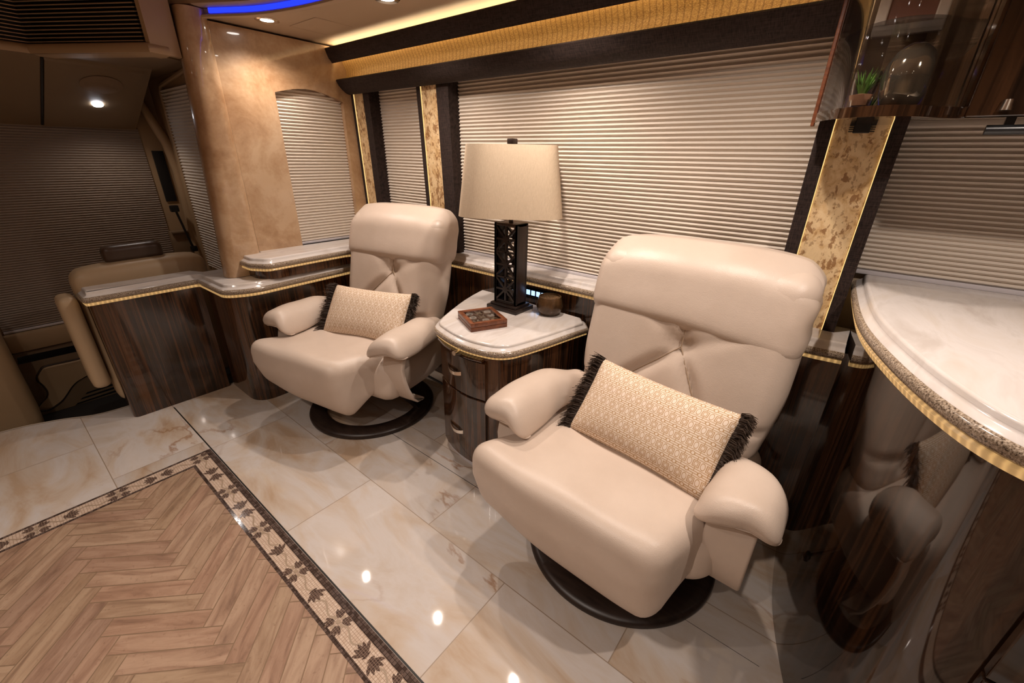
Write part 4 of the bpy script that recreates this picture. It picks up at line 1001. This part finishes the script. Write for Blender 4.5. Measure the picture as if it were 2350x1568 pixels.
mb.add([(XF+.019, y, z) for y, z in swp]+[(XF+.032, y, z) for y, z in inn], [(i, (i+1) % n, n+(i+1) % n, n+i) for i in range(n)]+[list(range(n, 2*n))]); obj('raised_wave', mb, 'cockpit_vinyl', t, smooth=50)
for k in range(3):
    mb = MB(); z0 = -.205+k*.026; mb.add([(XF+.022, .046+k*.03, z0), (XF+.022, .36, z0+.012), (XF+.022, .36, z0+.026), (XF+.022, .060+k*.03, z0+.010)], [(0, 1, 2, 3)]); obj('vent_slit', mb, 'black_gloss', t, smooth=0)
mb = rbox((.12, .25, .36), .06, 10, None, (-3.40, -.345, .17)); tag(obj('dash_console', mb, 'cockpit_vinyl', smooth=180), 'rounded tan console at the edge beside the step well', 'console')
# passenger seat seen from behind
t = thing('passenger_seat', 'tan leather front seat behind the wood partition, seen from behind', 'seat', (-2.90, .48, 0))
def dps(p):
    x, y, z = p; return (x-.06*z, y, z+.018*(y+.2)*sm(0, .3, z)-.02*(y/.28)**4*sm(.1, .3, z))
mb = rbox((.075, .285, .36), .05, 16, dps, (-2.905, .485, .405)); obj('seat_back', mb, 'leather_tan', t, smooth=180)
mb = rbox((.045, .125, .045), .03, 12, lambda p: (p.x, p.y, p.z+.02*p.y), (-2.96, .478, .80)); obj('head_rest', mb, 'leather_brown', t, smooth=180)
mb = rbox((.075, .036, .245), .03, 14, lambda p: (p.x+.02*p.z, p.y, p.z), (-2.875, .160, .405)); obj('side_armrest', mb, 'leather_tan', t, smooth=180)
mb = rbox((.28, .27, .08), .05, 12, None, (-3.15, .49, .16)); obj('seat_cushion', mb, 'leather_tan', t, smooth=180)
mb = MB(); mb.box((-3.3, .30, -.21), (-2.95, .68, .09), .02); obj('seat_pedestal', mb, 'cockpit_dark', t)
# overhead console: grille, lip, slanted hatch
GP = [(-2.95, -1.6), (-2.97, .376), (-2.488, .6612)]
t = thing('air_grille', 'large slatted air grille in the overhead console of the cockpit', 'grille', (-2.8, .3, 1.70))
mb = MB(); g_back = [(x-.06*.5, y+.06) for x, y in GP]
mb.sweep([(-3.02, -1.6), (-3.04, .42), (-2.50, .74)], [(-.01, 1.69), (0, 1.69), (0, 2.04), (-.01, 2.04)]); obj('grille_back', mb, 'black_plastic', t, smooth=0)
for k in range(22):
    z = 1.709+k*.0140; mb = MB(); mb.sweep(GP[:3], [(-.022, z+.004), (-.003, z-.003), (0, z-.002), (0, z+.001), (-.003, z+.001), (-.022, z+.006)]); obj('slat', mb, 'slat_metal', t, smooth=40)
mb = MB(); mb.sweep([(-2.95, -1.6), (-2.97, .376), (-2.47, .671), (-2.49, .74)], [(-.06, 1.700), (.0, 1.702), (.012, 1.695), (.016, 1.680), (.010, 1.666), (-.02, 1.660), (-.06, 1.660)]); tag(obj('console_lip', mb, 'cockpit_vinyl', smooth=50), 'rounded tan lip running under the air grille', 'trim')
mb = MB(); a = Vector((-2.43, .695)); mb.prism([(-2.478, .667), (-2.462, .676), (-2.50, .79), (-2.54, .79)], 1.668, 2.03); tag(obj('grille_end', mb, 'cockpit_vinyl', smooth=0), 'tan end block between air grille and amber column', 'trim')
k_ = .25/.61
def sof(x, y): return (x, y, 1.66+k_*(x+2.97))
mb = MB(); q4 = [(-3.60, -2.0), (-2.96, -2.0), (-2.96, .79), (-3.60, .79)]
mb.add([sof(*p) for p in q4]+[(p[0], p[1], sof(*p)[2]+.02) for p in q4], [(0, 1, 2, 3), (7, 6, 5, 4), (0, 4, 5, 1), (1, 5, 6, 2), (2, 6, 7, 3), (3, 7, 4, 0)])
mb.prism([(-2.98, .36), (-2.485, .662), (-2.56, .79), (-2.56, .80), (-2.98, .80)], 1.664, 1.68); mb.prism([(-3.60, .785), (-2.56, .785), (-2.56, .92), (-3.60, .92)], 1.682, 1.70)
struct('ceiling_cockpit', mb, 'cockpit_dark', 0)
t = thing('overhead_hatch', 'dim tan overhead hatch with round speaker and one bright light', 'hatch', sof(-3.26, .57))
mb = MB(); q4 = [(-2.975, .410), (-2.985, .758), (-3.548, .742), (-3.572, .396)]
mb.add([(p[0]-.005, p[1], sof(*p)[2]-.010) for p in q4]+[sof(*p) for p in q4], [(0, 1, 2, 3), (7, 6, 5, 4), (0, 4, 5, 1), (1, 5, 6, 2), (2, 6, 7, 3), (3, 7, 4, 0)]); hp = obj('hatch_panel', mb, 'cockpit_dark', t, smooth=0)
nrm = Vector((k_, 0, -1)).normalized()
def disc(name, x, y, r, m, lift, n=32):
    c = Vector(sof(x, y))+nrm*lift; ax = Vector((1, 0, k_)).normalized(); ay_ = Vector((0, 1, 0)); mb = MB()
    mb.add([c+ax*r*math.cos(2*PI*k/n)+ay_*r*math.sin(2*PI*k/n) for k in range(n)]+[c+nrm*.004+ax*r*.93*math.cos(2*PI*k/n)+ay_*r*.93*math.sin(2*PI*k/n) for k in range(n)], [(i, (i+1) % n, n+(i+1) % n, n+i) for i in range(n)]+[list(range(n, 2*n))])
    return obj(name, mb, m, hp, smooth=40)
disc('speaker_cover', -3.125, .607, .083, 'speaker_cloth', .010)
disc('hatch_light', -3.309, .599, .024, 'hatch_glow', .011)
mb = MB(); mb.tube([sof(-2.972, .404), sof(-3.575, .390)], .006, 6); obj('hatch_joint', mb, 'black_plastic', t)
ld = bpy.data.lights.new('hatch_bulb', 'SPOT'); ld.energy = 4; ld.color = WARM; ld.spot_size = 2.4; ld.spot_blend = 1; ld.shadow_soft_size = .02
lo_ = bpy.data.objects.new('hatch_bulb', ld); SC.collection.objects.link(lo_); lo_.parent = t; lo_.location = (-.049, .029, -.06)

for o in bpy.data.objects:
    if '_off' in o.keys(): del o['_off']
